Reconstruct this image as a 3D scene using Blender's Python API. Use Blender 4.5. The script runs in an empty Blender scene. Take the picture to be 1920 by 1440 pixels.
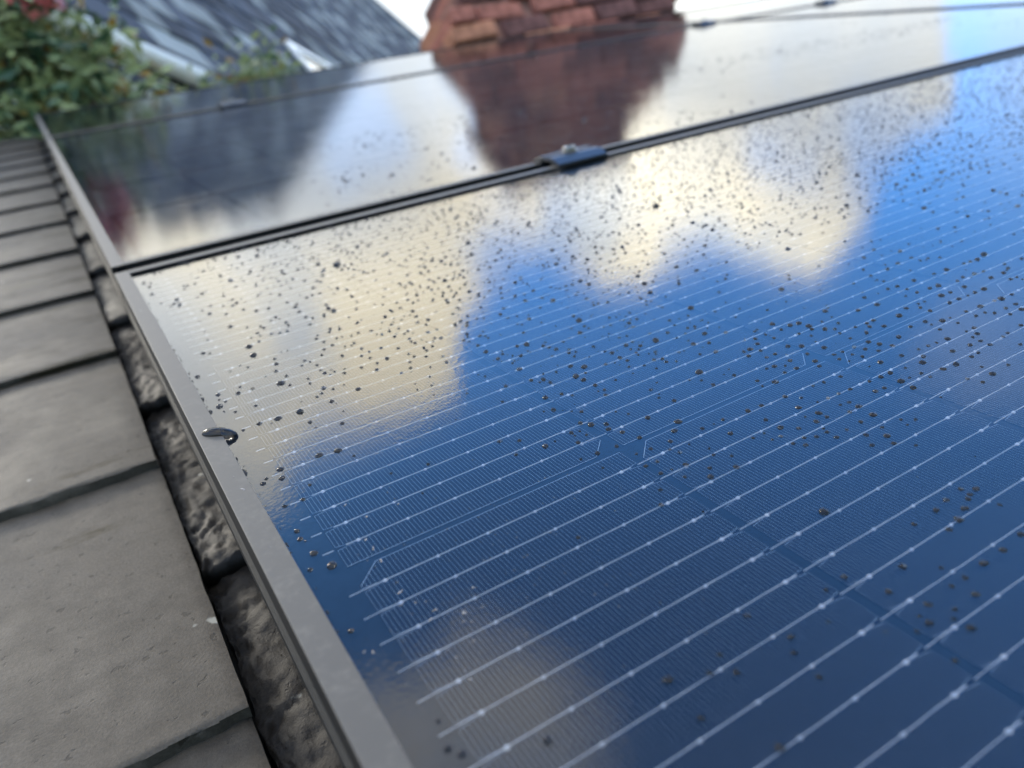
import bpy, bmesh, math, random
from mathutils import Vector, Matrix, noise

# ------------------------------------------------------------------ camera, sky, sun, exposure
SC = bpy.context.scene
COL = SC.collection
MM = 0.001
PITCH = math.radians(30.0)                      # pitch of the roof the panels lie on
TILT = Matrix.Rotation(PITCH, 4, 'X')           # roof frame (x along, y up the slope, z off the roof) -> world


def roof(x, y, z=0.0):
    """millimetres in the roof frame -> metres in the world"""
    return TILT @ Vector((x * MM, y * MM, z * MM))


cam_d = bpy.data.cameras.new('camera')
cam = bpy.data.objects.new('camera', cam_d)
COL.objects.link(cam)
SC.camera = cam
cx = Vector((0.85286448, -0.5081724, -0.11992907))      # image right, down and forward in the roof frame
cy = Vector((-0.31848536, -0.32430075, -0.89072785))
cz = Vector((0.41375022, 0.7978658, -0.43843006))
rot = Matrix((cx, -cy, -cz)).transposed()
cam.matrix_world = TILT @ (Matrix.Translation(Vector((-31.55, -173.18, 130.70)) * MM) @ rot.to_4x4())
cam_d.sensor_width = 36.0
cam_d.lens = 1483.6 / 1920 * 36
cam_d.clip_start = 0.01
cam_d.clip_end = 600
cam_d.dof.use_dof = True
cam_d.dof.focus_distance = 0.262
cam_d.dof.aperture_fstop = 10.0

SC.view_settings.view_transform = 'Standard'
SC.view_settings.look = 'None'
SC.view_settings.gamma = 1
SC.view_settings.use_curve_mapping = False
SC.view_settings.exposure = 1.0

SUN_AZ, SUN_EL = math.radians(-17), math.radians(44)
sun_dir = Vector((math.sin(SUN_AZ) * math.cos(SUN_EL), math.cos(SUN_AZ) * math.cos(SUN_EL), math.sin(SUN_EL)))
sun_d = bpy.data.lights.new('sun', 'SUN')
sun_d.energy = 1.2
sun_d.angle = math.radians(10)
sun_d.color = (1.0, 0.93, 0.82)
sun = bpy.data.objects.new('sun', sun_d)
COL.objects.link(sun)
sun.rotation_euler = sun_dir.to_track_quat('Z', 'Y').to_euler()
sun.location = sun_dir * 40

W = bpy.data.worlds.new('World')
SC.world = W
W.use_nodes = True
nt = W.node_tree
nt.nodes.clear()


class NT:
    """tiny helper to write node trees"""
    def __init__(s, tree):
        s.t = tree

    def n(s, kind, **kw):
        nd = s.t.nodes.new(kind)
        for k, v in kw.items():
            setattr(nd, k, v)
        return nd

    def link(s, a, b):
        s.t.links.new(a, b)

    def put(s, sock, v):
        if isinstance(v, bpy.types.NodeSocket):
            s.link(v, sock)
        elif v is not None:
            sock.default_value = v

    def math(s, op, a, b=None, c=None, clamp=False):
        nd = s.n('ShaderNodeMath', operation=op, use_clamp=clamp)
        for i, v in enumerate((a, b, c)):
            if v is not None:
                s.put(nd.inputs[i], v)
        return nd.outputs[0]

    def vmath(s, op, a, b=None, out=0):
        nd = s.n('ShaderNodeVectorMath', operation=op)
        s.put(nd.inputs[0], a)
        if b is not None:
            s.put(nd.inputs[1], b)
        return nd.outputs[out]

    def noise(s, vec, scale, detail=4, rough=0.55, out='Fac', dist=0.0):
        nd = s.n('ShaderNodeTexNoise')
        s.put(nd.inputs['Vector'], vec)
        nd.inputs['Scale'].default_value = scale
        nd.inputs['Detail'].default_value = detail
        nd.inputs['Roughness'].default_value = rough
        nd.inputs['Distortion'].default_value = dist
        return nd.outputs[out]

    def step(s, v, a, b, lo=0.0, hi=1.0):
        nd = s.n('ShaderNodeMapRange', interpolation_type='SMOOTHSTEP')
        s.put(nd.inputs[0], v)
        for i, x in enumerate((a, b, lo, hi)):
            nd.inputs[i + 1].default_value = x
        return nd.outputs[0]

    def mix(s, f, a, b, mode='MIX'):
        nd = s.n('ShaderNodeMix', data_type='RGBA', blend_type=mode)
        s.put(nd.inputs[0], f)
        s.put(nd.inputs[6], a)
        s.put(nd.inputs[7], b)
        return nd.outputs[2]

    def bump(s, h, strength, dist):
        nd = s.n('ShaderNodeBump')
        nd.inputs['Strength'].default_value = strength
        nd.inputs['Distance'].default_value = dist
        s.put(nd.inputs['Height'], h)
        return nd.outputs[0]


w = NT(nt)
w_out = w.n('ShaderNodeOutputWorld')
w_bg = w.n('ShaderNodeBackground')
w_bg.inputs['Strength'].default_value = 0.12
sky = w.n('ShaderNodeTexSky', sky_type='NISHITA', sun_disc=False)
sky.sun_elevation = SUN_EL
sky.sun_rotation = SUN_AZ
sky.altitude = 50
sky.air_density = 1.0
sky.dust_density = 0.6
sky.ozone_density = 2.0
tc = w.n('ShaderNodeTexCoord')
dvec = tc.outputs['Generated']
sep = w.n('ShaderNodeSeparateXYZ')
w.link(dvec, sep.inputs[0])
den = w.math('ADD', w.math('MAXIMUM', sep.outputs[2], -0.2), 1.0)
comb = w.n('ShaderNodeCombineXYZ')
w.link(w.math('DIVIDE', sep.outputs[0], den), comb.inputs[0])
w.link(w.math('DIVIDE', sep.outputs[1], den), comb.inputs[1])
q = comb.outputs[0]                                     # stereographic map of the sky dome
warp = w.vmath('SUBTRACT', w.noise(q, 9.0, 5, 0.58, 'Color'), (0.5, 0.5, 0.5))
wsc = w.n('ShaderNodeVectorMath', operation='SCALE')
w.link(warp, wsc.inputs[0])
wsc.inputs['Scale'].default_value = 0.085
fine = w.vmath('SUBTRACT', w.noise(q, 26.0, 7, 0.62, 'Color'), (0.5, 0.5, 0.5))
fsc = w.n('ShaderNodeVectorMath', operation='SCALE')
w.link(fine, fsc.inputs[0])
fsc.inputs['Scale'].default_value = 0.075
qw = w.vmath('ADD', w.vmath('ADD', q, wsc.outputs[0]), fsc.outputs[0])
# cumulus banks: (x, y, radius, density)
BANKS = ((0.092, 0.050, 0.095, 0.55), (0.52, 0.115, 0.06, 0.10), (-0.35, 0.10, 0.14, 0.8),
         (-0.05, -0.25, 0.16, 0.9), (0.30, -0.35, 0.18, 0.9), (-0.45, -0.30, 0.2, 0.8), (0.75, -0.25, 0.18, 0.9), (0.0, -0.7, 0.2, 0.9))
# one long cumulus bank; its lower edge over the sky map, (x, y) pairs
EDGE = ((-1.0, 0.30), (-0.5, 0.26), (-0.12, 0.22), (0.0, 0.245), (0.05, 0.262), (0.08, 0.270), (0.13, 0.268), (0.165, 0.270), (0.195, 0.288), (0.215, 0.315),
        (0.242, 0.330), (0.266, 0.333), (0.284, 0.330), (0.300, 0.314), (0.318, 0.296), (0.345, 0.282), (0.38, 0.272), (0.41, 0.260), (0.443, 0.232),
        (0.47, 0.222), (0.50, 0.228), (0.525, 0.246), (0.56, 0.254), (0.59, 0.266), (0.615, 0.290), (0.64, 0.33), (0.68, 0.38), (0.75, 0.46), (1.0, 0.6))
wq = w.n('ShaderNodeVectorMath', operation='SCALE')
wq2 = w.n('ShaderNodeVectorMath', operation='SCALE')
w.link(wsc.outputs[0], wq2.inputs[0])
wq2.inputs['Scale'].default_value = 0.40
w.link(w.vmath('ADD', wq2.outputs[0], fsc.outputs[0]), wq.inputs[0])
wq.inputs['Scale'].default_value = 0.72
qe = w.n('ShaderNodeSeparateXYZ')
w.link(w.vmath('ADD', q, wq.outputs[0]), qe.inputs[0])
fc = w.n('ShaderNodeFloatCurve')
cv = fc.mapping.curves[0]
while len(cv.points) > 2:
    cv.points.remove(cv.points[1])
pts = [((x + 1) / 2, y) for x, y in EDGE]
cv.points[0].location = pts[0]
cv.points[1].location = pts[-1]
for p_ in pts[1:-1]:
    cv.points.new(*p_)
for p_ in cv.points:
    p_.handle_type = 'VECTOR'
fc.mapping.update()
w.link(w.math('MULTIPLY_ADD', qe.outputs[0], 0.5, 0.5), fc.inputs['Value'])
over = w.math('SUBTRACT', qe.outputs[1], fc.outputs[0])
soft = w.step(w.noise(q, 12.0, 3, 0.5), 0.35, 0.65, 0.018, 0.075)
nrm = w.math('DIVIDE', w.math('ADD', over, 0.012), soft)
bank = w.step(nrm, 0.0, 1.0)
holes = w.step(w.noise(qw, 8.0, 4, 0.5), 0.28, 0.46, 0.66, 1.0)
thin = w.step(w.vmath('DISTANCE', qw, (0.205, 0.485, 0), out=1), 0.055, 0.02, 1.0, 0.84)
bank = w.math('MULTIPLY', w.math('MULTIPLY', bank, holes), thin)
mask = bank
for bx, by, br, bd in BANKS:
    dist = w.vmath('DISTANCE', qw, (bx, by, 0), out=1)
    m = w.step(dist, br * 1.18, br * 0.50, 0.0, bd)
    mask = w.math('MAXIMUM', mask, m)
haze_band = w.step(sep.outputs[2], 0.52, 0.30, 0.0, 0.75)   # air whitens towards the horizon
patch = w.noise(q, 5.0, 4, 0.5)
haze_band = w.math('MULTIPLY', haze_band, w.step(patch, 0.33, 0.62, 0.45, 1.0))
mask = w.math('MAXIMUM', mask, haze_band)
# broken cloud added over unseen sky round a clear gap, for less blue light
broken = w.step(w.noise(qw, 3.6, 5, 0.55), 0.44, 0.56, 0.0, 0.9)
gap = w.step(w.vmath('DISTANCE', q, (0.30, 0.13, 0), out=1), 0.30, 0.46)
mask = w.math('MAXIMUM', mask, w.math('MULTIPLY', broken, gap))
lit = w.math('MULTIPLY', w.step(w.noise(qw, 7.0, 4, 0.5), 0.34, 0.54),
             w.step(w.vmath('DISTANCE', q, (0.0, 0.38, 0), out=1), 0.03, 0.11, 0.15, 1.0))
lit = w.math('MULTIPLY', lit, w.step(w.vmath('DISTANCE', q, (0.18, 0.52, 0), out=1), 0.07, 0.16))
CLOUD = 21.0
c_cloud = w.mix(lit, (0.66 * CLOUD, 0.72 * CLOUD, 0.78 * CLOUD, 1), (1.16 * CLOUD, 1.05 * CLOUD, 0.79 * CLOUD, 1))
s_lo = w.step(sep.outputs[2], 0.60, 0.74, 0.44, 0.85)
side = w.math('ADD', s_lo, w.math('MULTIPLY', w.step(qe.outputs[0], 0.22, 0.42), w.math('SUBTRACT', 1.18, s_lo)))           # the bank is brightest to the right, towards the open sky
sdv = w.n('ShaderNodeVectorMath', operation='SCALE')
w.link(c_cloud, sdv.inputs[0])
w.link(side, sdv.inputs['Scale'])
c_cloud = sdv.outputs[0]
low = w.step(sep.outputs[2], 0.46, 0.62)                    # the low clouds are greyer and dimmer than the tall ones overhead
c_cloud = w.mix(low, w.mix(0.75, w.mix(1.0, c_cloud, (0.36, 0.36, 0.36, 1), 'MULTIPLY'), (0.28 * CLOUD, 0.305 * CLOUD, 0.325 * CLOUD, 1)), c_cloud)
sky_blue = w.mix(1.0, sky.outputs[0], (1.35, 3.0, 4.4, 1), 'MULTIPLY')
sky_blue = w.mix(w.step(sep.outputs[2], 0.70, 0.98, 0.0, 0.42), sky_blue, (0, 0, 0, 1))   # deeper overhead
w.link(w.mix(mask, sky_blue, c_cloud), w_bg.inputs['Color'])
w.link(w_bg.outputs[0], w_out.inputs[0])


# ------------------------------------------------------------------ materials
def material(name):
    m = bpy.data.materials.new(name)
    m.use_nodes = True
    t = m.node_tree
    return m, NT(t), t.nodes['Principled BSDF'], t.nodes['Material Output']


def plain(name, col, rough=0.5, metal=0.0, spec=0.5, var=0.0, scale=200.0, bump=0.0, bscale=1500.0, bdist=0.0002):
    m, g, b, o = material(name)
    b.inputs['Roughness'].default_value = rough
    b.inputs['Metallic'].default_value = metal
    b.inputs['Specular IOR Level'].default_value = spec
    co = g.n('ShaderNodeTexCoord').outputs['Object']
    f = g.noise(co, scale, 5, 0.6)
    lo = tuple(c * (1 - var) for c in col) + (1,)
    hi = tuple(min(1, c * (1 + var)) for c in col) + (1,)
    g.link(g.mix(g.step(f, 0.3, 0.7), lo, hi), b.inputs['Base Color'])
    if bump:
        g.link(g.bump(g.noise(co, bscale, 4, 0.6), bump, bdist), b.inputs['Normal'])
    return m


M = {}
M['silver'] = plain('tinned_copper', (0.80, 0.84, 0.88), 0.42, 0.25, var=0.12, scale=900)
M['print'] = plain('silver_paste', (0.44, 0.54, 0.66), 0.6, 0.0, var=0.08, scale=900)
M['backsheet'] = plain('black_backsheet', (0.0095, 0.0185, 0.0330), 0.6, spec=0.1, var=0.15)
M['steel'] = plain('steel_bolt', (0.20, 0.185, 0.16), 0.42, 0.7, var=0.2, scale=600)
M['clamp'] = plain('clamp_anodised', (0.016, 0.018, 0.023), 0.42, 0.1, var=0.2, scale=300)


def cell_material():
    m, g, b, o = material('monocrystalline_cell')
    oi = g.n('ShaderNodeObjectInfo').outputs['Random']
    c = g.mix(oi, (0.0016, 0.0050, 0.0140, 1), (0.0020, 0.0060, 0.0165, 1))
    g.link(c, b.inputs['Base Color'])
    b.inputs['Roughness'].default_value = 0.5
    b.inputs['Specular IOR Level'].default_value = 0.12
    return m


M['cell'] = cell_material()


def glass_material():
    """front glass: clear, lightly rolled surface, mirror by Fresnel"""
    m, g, b, o = material('solar_glass')
    g.t.nodes.remove(b)
    co = g.n('ShaderNodeTexCoord').outputs['Object']
    h = g.math('ADD', g.math('MULTIPLY', g.noise(co, 620.0, 2, 0.5), 1.0), g.math('MULTIPLY', g.noise(co, 90.0, 2, 0.5), 0.5))
    bp = g.bump(h, 0.11, 0.00030)
    fr = g.n('ShaderNodeFresnel')
    fr.inputs['IOR'].default_value = 1.5
    g.link(bp, fr.inputs['Normal'])
    tr = g.n('ShaderNodeBsdfTransparent')
    tr.inputs['Color'].default_value = (0.97, 0.985, 1.0, 1)
    gl = g.n('ShaderNodeBsdfGlossy')
    # a thin wet film and dust smear the mirror a little, in patches
    g.link(g.step(g.noise(co, 14.0, 4, 0.6), 0.35, 0.7, 0.035, 0.085), gl.inputs['Roughness'])
    g.link(bp, gl.inputs['Normal'])
    mx = g.n('ShaderNodeMixShader')
    g.link(fr.outputs[0], mx.inputs[0])
    g.link(tr.outputs[0], mx.inputs[1])
    g.link(gl.outputs[0], mx.inputs[2])
    g.link(mx.outputs[0], o.inputs[0])
    return m


M['glass'] = glass_material()


def frame_material():
    m, g, b, o = material('black_anodised_frame')
    co = g.n('ShaderNodeTexCoord').outputs['Object']
    st = g.n('ShaderNodeMapping')
    g.link(co, st.inputs[0])
    st.inputs['Scale'].default_value = (1.0, 0.06, 1.0)
    brushed = g.noise(st.outputs[0], 2600.0, 3, 0.6)
    dirt = g.step(g.noise(co, 160.0, 6, 0.7), 0.45, 0.75)
    # shade on the rail walls is put into the colour; upward faces stay paler
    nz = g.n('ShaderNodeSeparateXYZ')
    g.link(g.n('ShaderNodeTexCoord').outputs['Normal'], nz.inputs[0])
    unshaded = g.step(nz.outputs[2], 0.55, 0.95)
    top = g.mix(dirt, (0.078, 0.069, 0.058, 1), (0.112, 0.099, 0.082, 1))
    g.link(g.mix(unshaded, (0.010, 0.0095, 0.009, 1), top), b.inputs['Base Color'])
    g.link(g.math('ADD', g.math('MULTIPLY', dirt, 0.08), 0.52), b.inputs['Roughness'])
    b.inputs['Metallic'].default_value = 0.0
    b.inputs['Specular IOR Level'].default_value = 0.22
    hh = g.math('ADD', g.math('MULTIPLY', brushed, 0.5), g.noise(co, 1800.0, 3, 0.6))
    g.link(g.bump(hh, 0.10, 0.0001), b.inputs['Normal'])
    return m


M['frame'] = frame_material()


def slate_material(name, dark, light, moss, wet=0.60, fine=1.0, m0=0.60):
    m, g, b, o = material(name)
    co = g.n('ShaderNodeTexCoord').outputs['Object']
    oi = g.n('ShaderNodeObjectInfo').outputs['Random']
    sh = g.n('ShaderNodeCombineXYZ')
    g.link(g.math('MULTIPLY', oi, 13.0), sh.inputs[0])
    g.link(g.math('MULTIPLY', oi, 7.0), sh.inputs[1])
    p = g.vmath('ADD', co, sh.outputs[0])
    big = g.noise(p, 11.0, 5, 0.6, dist=0.4)
    mid = g.noise(p, 70.0, 6, 0.65)
    grain = g.noise(p, 900.0, 4, 0.7)
    specks = g.step(g.noise(p, 190.0, 3, 0.5), 0.63, 0.68)
    c = g.mix(g.step(g.math('ADD', g.math('MULTIPLY', big, 0.6), g.math('MULTIPLY', mid, 0.4)), 0.36, 0.64), dark, light)
    c = g.mix(g.math('MULTIPLY', g.step(grain, 0.35, 0.65), 0.35), c, tuple(x * 0.55 for x in dark[:3]) + (1,))
    c = g.mix(g.math('MULTIPLY', specks, 0.45), c, tuple(x * 0.35 for x in dark[:3]) + (1,))
    st = g.n('ShaderNodeMapping')
    g.link(p, st.inputs[0])
    st.inputs['Scale'].default_value = (0.35, 1.4, 1.0)
    mo = g.step(g.noise(st.outputs[0], 24.0, 6, 0.7), m0, m0 + 0.12)
    c = g.mix(g.math('MULTIPLY', mo, moss[3]), c, moss[:3] + (1,))
    lichen = g.step(g.noise(p, 42.0, 3, 0.6), 0.70, 0.74)
    c = g.mix(g.math('MULTIPLY', lichen, 0.7), c, (0.42, 0.40, 0.33, 1))
    g.link(c, b.inputs['Base Color'])
    g.link(g.step(big, 0.3, 0.7, wet, wet + 0.2), b.inputs['Roughness'])
    b.inputs['Specular IOR Level'].default_value = 0.22
    hh = g.math('ADD', g.math('MULTIPLY', grain, 0.55), g.math('MULTIPLY', mid, 0.6))
    hh = g.math('SUBTRACT', hh, g.math('MULTIPLY', specks, 0.35))
    g.link(g.bump(hh, 0.42 * fine, 0.0010), b.inputs['Normal'])
    return m


M['slate'] = slate_material('grey_slate', (0.049, 0.040, 0.030, 1), (0.108, 0.090, 0.069, 1), (0.034, 0.025, 0.011, 0.85))
M['mossy_slate'] = slate_material('mossy_slate', (0.046, 0.037, 0.029, 1), (0.098, 0.084, 0.068, 1), (0.018, 0.014, 0.005, 0.9), m0=0.50)
M['rough_slate'] = slate_material('rough_slate_edge', (0.010, 0.008, 0.0065, 1), (0.022, 0.0175, 0.0135, 1), (0.014, 0.010, 0.006, 0.7), 0.46, 1.5)
M['deck'] = plain('roof_underlay', (0.02, 0.019, 0.018), 0.9, spec=0.1, var=0.3, scale=30)


def water_material():
    m, g, b, o = material('rain_water')
    g.t.nodes.remove(b)
    # clear beads on a dark cell: most light that enters is lost in the cell below, the skin mirrors the sky
    rf = g.n('ShaderNodeBsdfRefraction')
    rf.inputs['IOR'].default_value = 1.333
    rf.inputs['Roughness'].default_value = 0.0
    rf.inputs['Color'].default_value = (0.36, 0.36, 0.37, 1)
    gs = g.n('ShaderNodeBsdfGlossy')
    gs.inputs['Roughness'].default_value = 0.0
    fr = g.n('ShaderNodeFresnel')
    fr.inputs['IOR'].default_value = 1.333
    gl = g.n('ShaderNodeMixShader')
    g.link(fr.outputs[0], gl.inputs[0])
    g.link(rf.outputs[0], gl.inputs[1])
    g.link(gs.outputs[0], gl.inputs[2])
    g.link(gl.outputs[0], o.inputs[0])
    return m


M['water'] = water_material()


def dirt_material():
    m, g, b, o = material('dried_dirt')
    co = g.n('ShaderNodeTexCoord').outputs['Object']
    f = g.noise(co, 1400.0, 4, 0.65)
    g.link(g.mix(f, (0.16, 0.135, 0.12, 1), (0.42, 0.38, 0.34, 1)), b.inputs['Base Color'])
    b.inputs['Roughness'].default_value = 0.8
    g.link(g.step(f, 0.34, 0.60, 0.10, 0.78), b.inputs['Alpha'])
    return m


M['dirt'] = dirt_material()
M['grit'] = plain('dark_grit', (0.02, 0.017, 0.015), 0.7, var=0.4, scale=700)
M['brick_red'] = plain('red_brick', (0.31, 0.115, 0.082), 0.85, spec=0.2, var=0.35, scale=18, bump=0.6, bscale=90, bdist=0.004)
M['brick_orange'] = plain('orange_brick', (0.36, 0.155, 0.090), 0.85, spec=0.2, var=0.30, scale=18, bump=0.6, bscale=90, bdist=0.004)
M['brick_dark'] = plain('burnt_brick', (0.13, 0.058, 0.050), 0.85, spec=0.2, var=0.35, scale=18, bump=0.6, bscale=90, bdist=0.004)
M['mortar'] = plain('lime_mortar', (0.25, 0.125, 0.095), 0.95, spec=0.1, var=0.25, scale=12)
M['render'] = plain('cream_render', (0.62, 0.57, 0.46), 0.9, spec=0.2, var=0.12, scale=5)
M['white'] = plain('white_upvc', (0.80, 0.80, 0.78), 0.35, var=0.05, scale=4)
M['pane'] = plain('window_pane', (0.035, 0.05, 0.05), 0.05, var=0.2, scale=3)
M['bark'] = plain('grey_bark', (0.09, 0.065, 0.045), 0.9, spec=0.2, var=0.4, scale=30)
M['ground'] = plain('grass_and_soil', (0.06, 0.075, 0.035), 0.95, spec=0.1, var=0.4, scale=0.6)


def far_slate(name, col, var):
    m, g, b, o = material(name)
    oi = g.n('ShaderNodeObjectInfo').outputs['Random']
    co = g.n('ShaderNodeTexCoord').outputs['Object']
    f = g.noise(co, 2.2, 4, 0.6)
    f2 = g.math('ADD', g.math('MULTIPLY', f, 0.55), g.math('MULTIPLY', oi, 0.45))
    g.link(g.mix(g.step(f2, 0.30, 0.70), tuple(c * (1 - var) for c in col) + (1,), tuple(c * (1 + var) for c in col) + (1,)), b.inputs['Base Color'])
    b.inputs['Roughness'].default_value = 0.75
    b.inputs['Specular IOR Level'].default_value = 0.2
    return m


M['far_slate'] = far_slate('blue_grey_slate', (0.034, 0.040, 0.052), 0.45)
M['far_slate_pale'] = far_slate('weathered_slate', (0.19, 0.205, 0.20), 0.35)


def leaf_material(name, a, c2, spec=0.5, rough=0.42):
    m, g, b, o = material(name)
    co = g.n('ShaderNodeTexCoord').outputs['Object']
    g.link(g.mix(g.step(g.noise(co, 7.0, 3, 0.6), 0.35, 0.65), a + (1,), c2 + (1,)), b.inputs['Base Color'])
    b.inputs['Roughness'].default_value = rough
    b.inputs['Specular IOR Level'].default_value = spec
    tl = g.n('ShaderNodeBsdfTranslucent')
    tl.inputs['Color'].default_value = tuple(x * 1.2 for x in c2) + (1,)
    mx = g.n('ShaderNodeMixShader')
    mx.inputs[0].default_value = 0.22
    g.link(b.outputs[0], mx.inputs[1])
    g.link(tl.outputs[0], mx.inputs[2])
    g.link(mx.outputs[0], o.inputs[0])
    return m


M['leaf_dark'] = leaf_material('dark_leaf', (0.030, 0.065, 0.030), (0.065, 0.125, 0.055))
M['leaf_light'] = leaf_material('light_leaf', (0.15, 0.20, 0.075), (0.31, 0.35, 0.15))
M['leaf_gold'] = leaf_material('golden_leaf', (0.20, 0.105, 0.015), (0.30, 0.18, 0.03))
M['leaf_red'] = leaf_material('red_leaf', (0.45, 0.075, 0.07), (0.55, 0.16, 0.14))


# ------------------------------------------------------------------ object helpers
def raw_mesh(name, verts, faces, mats=(), smooth=False, idx=None):
    me = bpy.data.meshes.new(name)
    me.from_pydata(verts, [], faces)
    for m in mats:
        me.materials.append(m)
    if idx:
        me.polygons.foreach_set('material_index', idx)
    if smooth:
        me.polygons.foreach_set('use_smooth', [True] * len(faces))
    me.update()
    return me


def put(name, mesh, parent=None, loc=None, roof_loc=None, scale=None):
    o = bpy.data.objects.new(name, mesh)
    COL.objects.link(o)
    if parent is not None:
        o.parent = parent
        if loc is not None:
            o.location = Vector(loc) * MM
    else:
        o.rotation_euler = (PITCH, 0, 0)
        o.location = roof(*(roof_loc or (0, 0, 0)))
    if scale:
        o.scale = scale
    return o


def tag(o, label=None, cat=None, group=None, kind=None):
    for k, v in (('label', label), ('category', cat), ('group', group), ('kind', kind)):
        if v:
            o[k] = v
    return o


class MB:
    """collects vertices and faces in millimetres"""
    def __init__(s):
        s.v, s.f, s.m = [], [], []

    def add(s, verts, faces, mi=0):
        n = len(s.v)
        s.v += [(a * MM, b * MM, c * MM) for a, b, c in verts]
        s.f += [tuple(i + n for i in f) for f in faces]
        s.m += [mi] * len(faces)

    def quad(s, a, b, c, d, mi=0):
        s.add((a, b, c, d), ((0, 1, 2, 3),), mi)

    def box(s, x0, x1, y0, y1, z0, z1, mi=0):
        s.add(((x0, y0, z0), (x1, y0, z0), (x1, y1, z0), (x0, y1, z0), (x0, y0, z1), (x1, y0, z1), (x1, y1, z1), (x0, y1, z1)),
              ((3, 2, 1, 0), (4, 5, 6, 7), (0, 1, 5, 4), (1, 2, 6, 5), (2, 3, 7, 6), (3, 0, 4, 7)), mi)

    def strip(s, x0, y0, x1, y1, wd, z, mi=0):
        """flat printed line"""
        dx, dy = x1 - x0, y1 - y0
        L = math.hypot(dx, dy) or 1
        nx, ny = -dy / L * wd / 2, dx / L * wd / 2
        s.quad((x0 - nx, y0 - ny, z), (x1 - nx, y1 - ny, z), (x1 + nx, y1 + ny, z), (x0 + nx, y0 + ny, z), mi)

    def mesh(s, name, *mats, smooth=False):
        return raw_mesh(name, s.v, s.f, mats, smooth, s.m if len(mats) > 1 else None)


def extrude_profile(prof, axis, a, b):
    """closed (u, z) profile swept along 'x' or 'y' from a to b, with end caps"""
    mb = MB()
    n = len(prof)
    V = []
    for t in (a, b):
        for u, z in prof:
            V.append((t, u, z) if axis == 'x' else (u, t, z))
    F = [(i, (i + 1) % n, n + (i + 1) % n, n + i) for i in range(n)]
    F += [tuple(range(n))[::-1], tuple(range(n, 2 * n))]
    mb.add(V, F)
    return mb


def fix_normals(me):
    bm = bmesh.new()
    bm.from_mesh(me)
    bmesh.ops.recalc_face_normals(bm, faces=bm.faces)
    bm.to_mesh(me)
    bm.free()
    return me


random.seed(7)

# ------------------------------------------------------------------ ground
g_me = raw_mesh('ground', [(-300, -300, -5), (300, -300, -5), (300, 300, -5), (-300, 300, -5)], [(0, 1, 2, 3)], [M['ground']])
gnd = bpy.data.objects.new('ground', g_me)
COL.objects.link(gnd)
gnd['kind'] = 'structure'

# ------------------------------------------------------------------ the slated roof under the panels
rb = MB()
rb.box(-560, 3360, -1200, 2392, -190, -86)
deck = put('slate_roof', rb.mesh('slate_roof', M['deck']))
tag(deck, 'grey slate roof that carries the solar panels, its wet slates bare along the left side', 'roof')
wl = MB()
# house walls under the roof, in roof-frame coordinates of the four corners carried down to the ground
b0, b1 = roof(0, -1100, -190), roof(0, 2380, -190)
walls = raw_mesh('wall', [(-0.5, b0.y, -5), (3.3, b0.y, -5), (3.3, b1.y, -5), (-0.5, b1.y, -5),
                          (-0.5, b0.y, b0.z), (3.3, b0.y, b0.z), (3.3, b1.y, b1.z), (-0.5, b1.y, b1.z)],
                 [(0, 1, 5, 4), (1, 2, 6, 5), (2, 3, 7, 6), (3, 0, 4, 7)], [M['render']])
wo = bpy.data.objects.new('wall', walls)
COL.objects.link(wo)
wo.parent = deck
wo.matrix_parent_inverse = TILT.inverted()


def slate_mesh(name, wd, ln, th, nx, ny, amp, seed, mat, chip=1.5):
    """one slate: x 0..wd, lower edge at y=0, top face near z=0, with an uneven face and a chipped lower edge"""
    V, F = [], []
    for j in range(ny + 1):
        t = (j / ny) ** 1.6
        for i in range(nx + 1):
            x, y = wd * i / nx, ln * t
            p = Vector((x * 0.02 + seed * 5.1, y * 0.02, seed))
            z = amp * (noise.noise(p) * 0.8 + noise.noise(p * 4.3) * 0.35)
            e = min(x, wd - x, y)
            z -= 0.9 * max(0, 1 - e / 2.5) ** 2
            yy = y + (chip * (noise.noise(Vector((x * 0.09, seed * 3.3, 1.7))) + 0.5 * noise.noise(Vector((x * 0.31, seed, 8.7)))) if j == 0 else 0)
            xx = x + (0.5 * noise.noise(Vector((y * 0.06, seed * 2.1, 3.1))) if i in (0, nx) else 0)
            V.append((xx, yy, z))
    W1 = nx + 1
    for j in range(ny):
        for i in range(nx):
            F.append((j * W1 + i, j * W1 + i + 1, (j + 1) * W1 + i + 1, (j + 1) * W1 + i))
    rim = [i for i in range(W1)] + [j * W1 + nx for j in range(1, ny + 1)] + [ny * W1 + i for i in range(nx - 1, -1, -1)] + [j * W1 for j in range(ny - 1, 0, -1)]
    n0 = len(V)
    for r in rim:
        x, y, z = V[r]
        jit = 0.7 * noise.noise(Vector((x * 0.2, y * 0.2, seed + 4)))
        V.append((x + (jit if y < 4 else 0), y + (0.8 if y < 4 else 0), -th + jit * 0.5))
    k = len(rim)
    for a in range(k):
        F.append((rim[a], n0 + a, n0 + (a + 1) % k, rim[(a + 1) % k]))
    F.append(tuple(range(n0 + k - 1, n0 - 1, -1)))
    mb = MB()
    mb.add(V, F)
    me = mb.mesh(name, mat, smooth=True)
    try:
        me.set_sharp_from_angle(angle=math.radians(50))
    except Exception:
        pass
    return me


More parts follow.
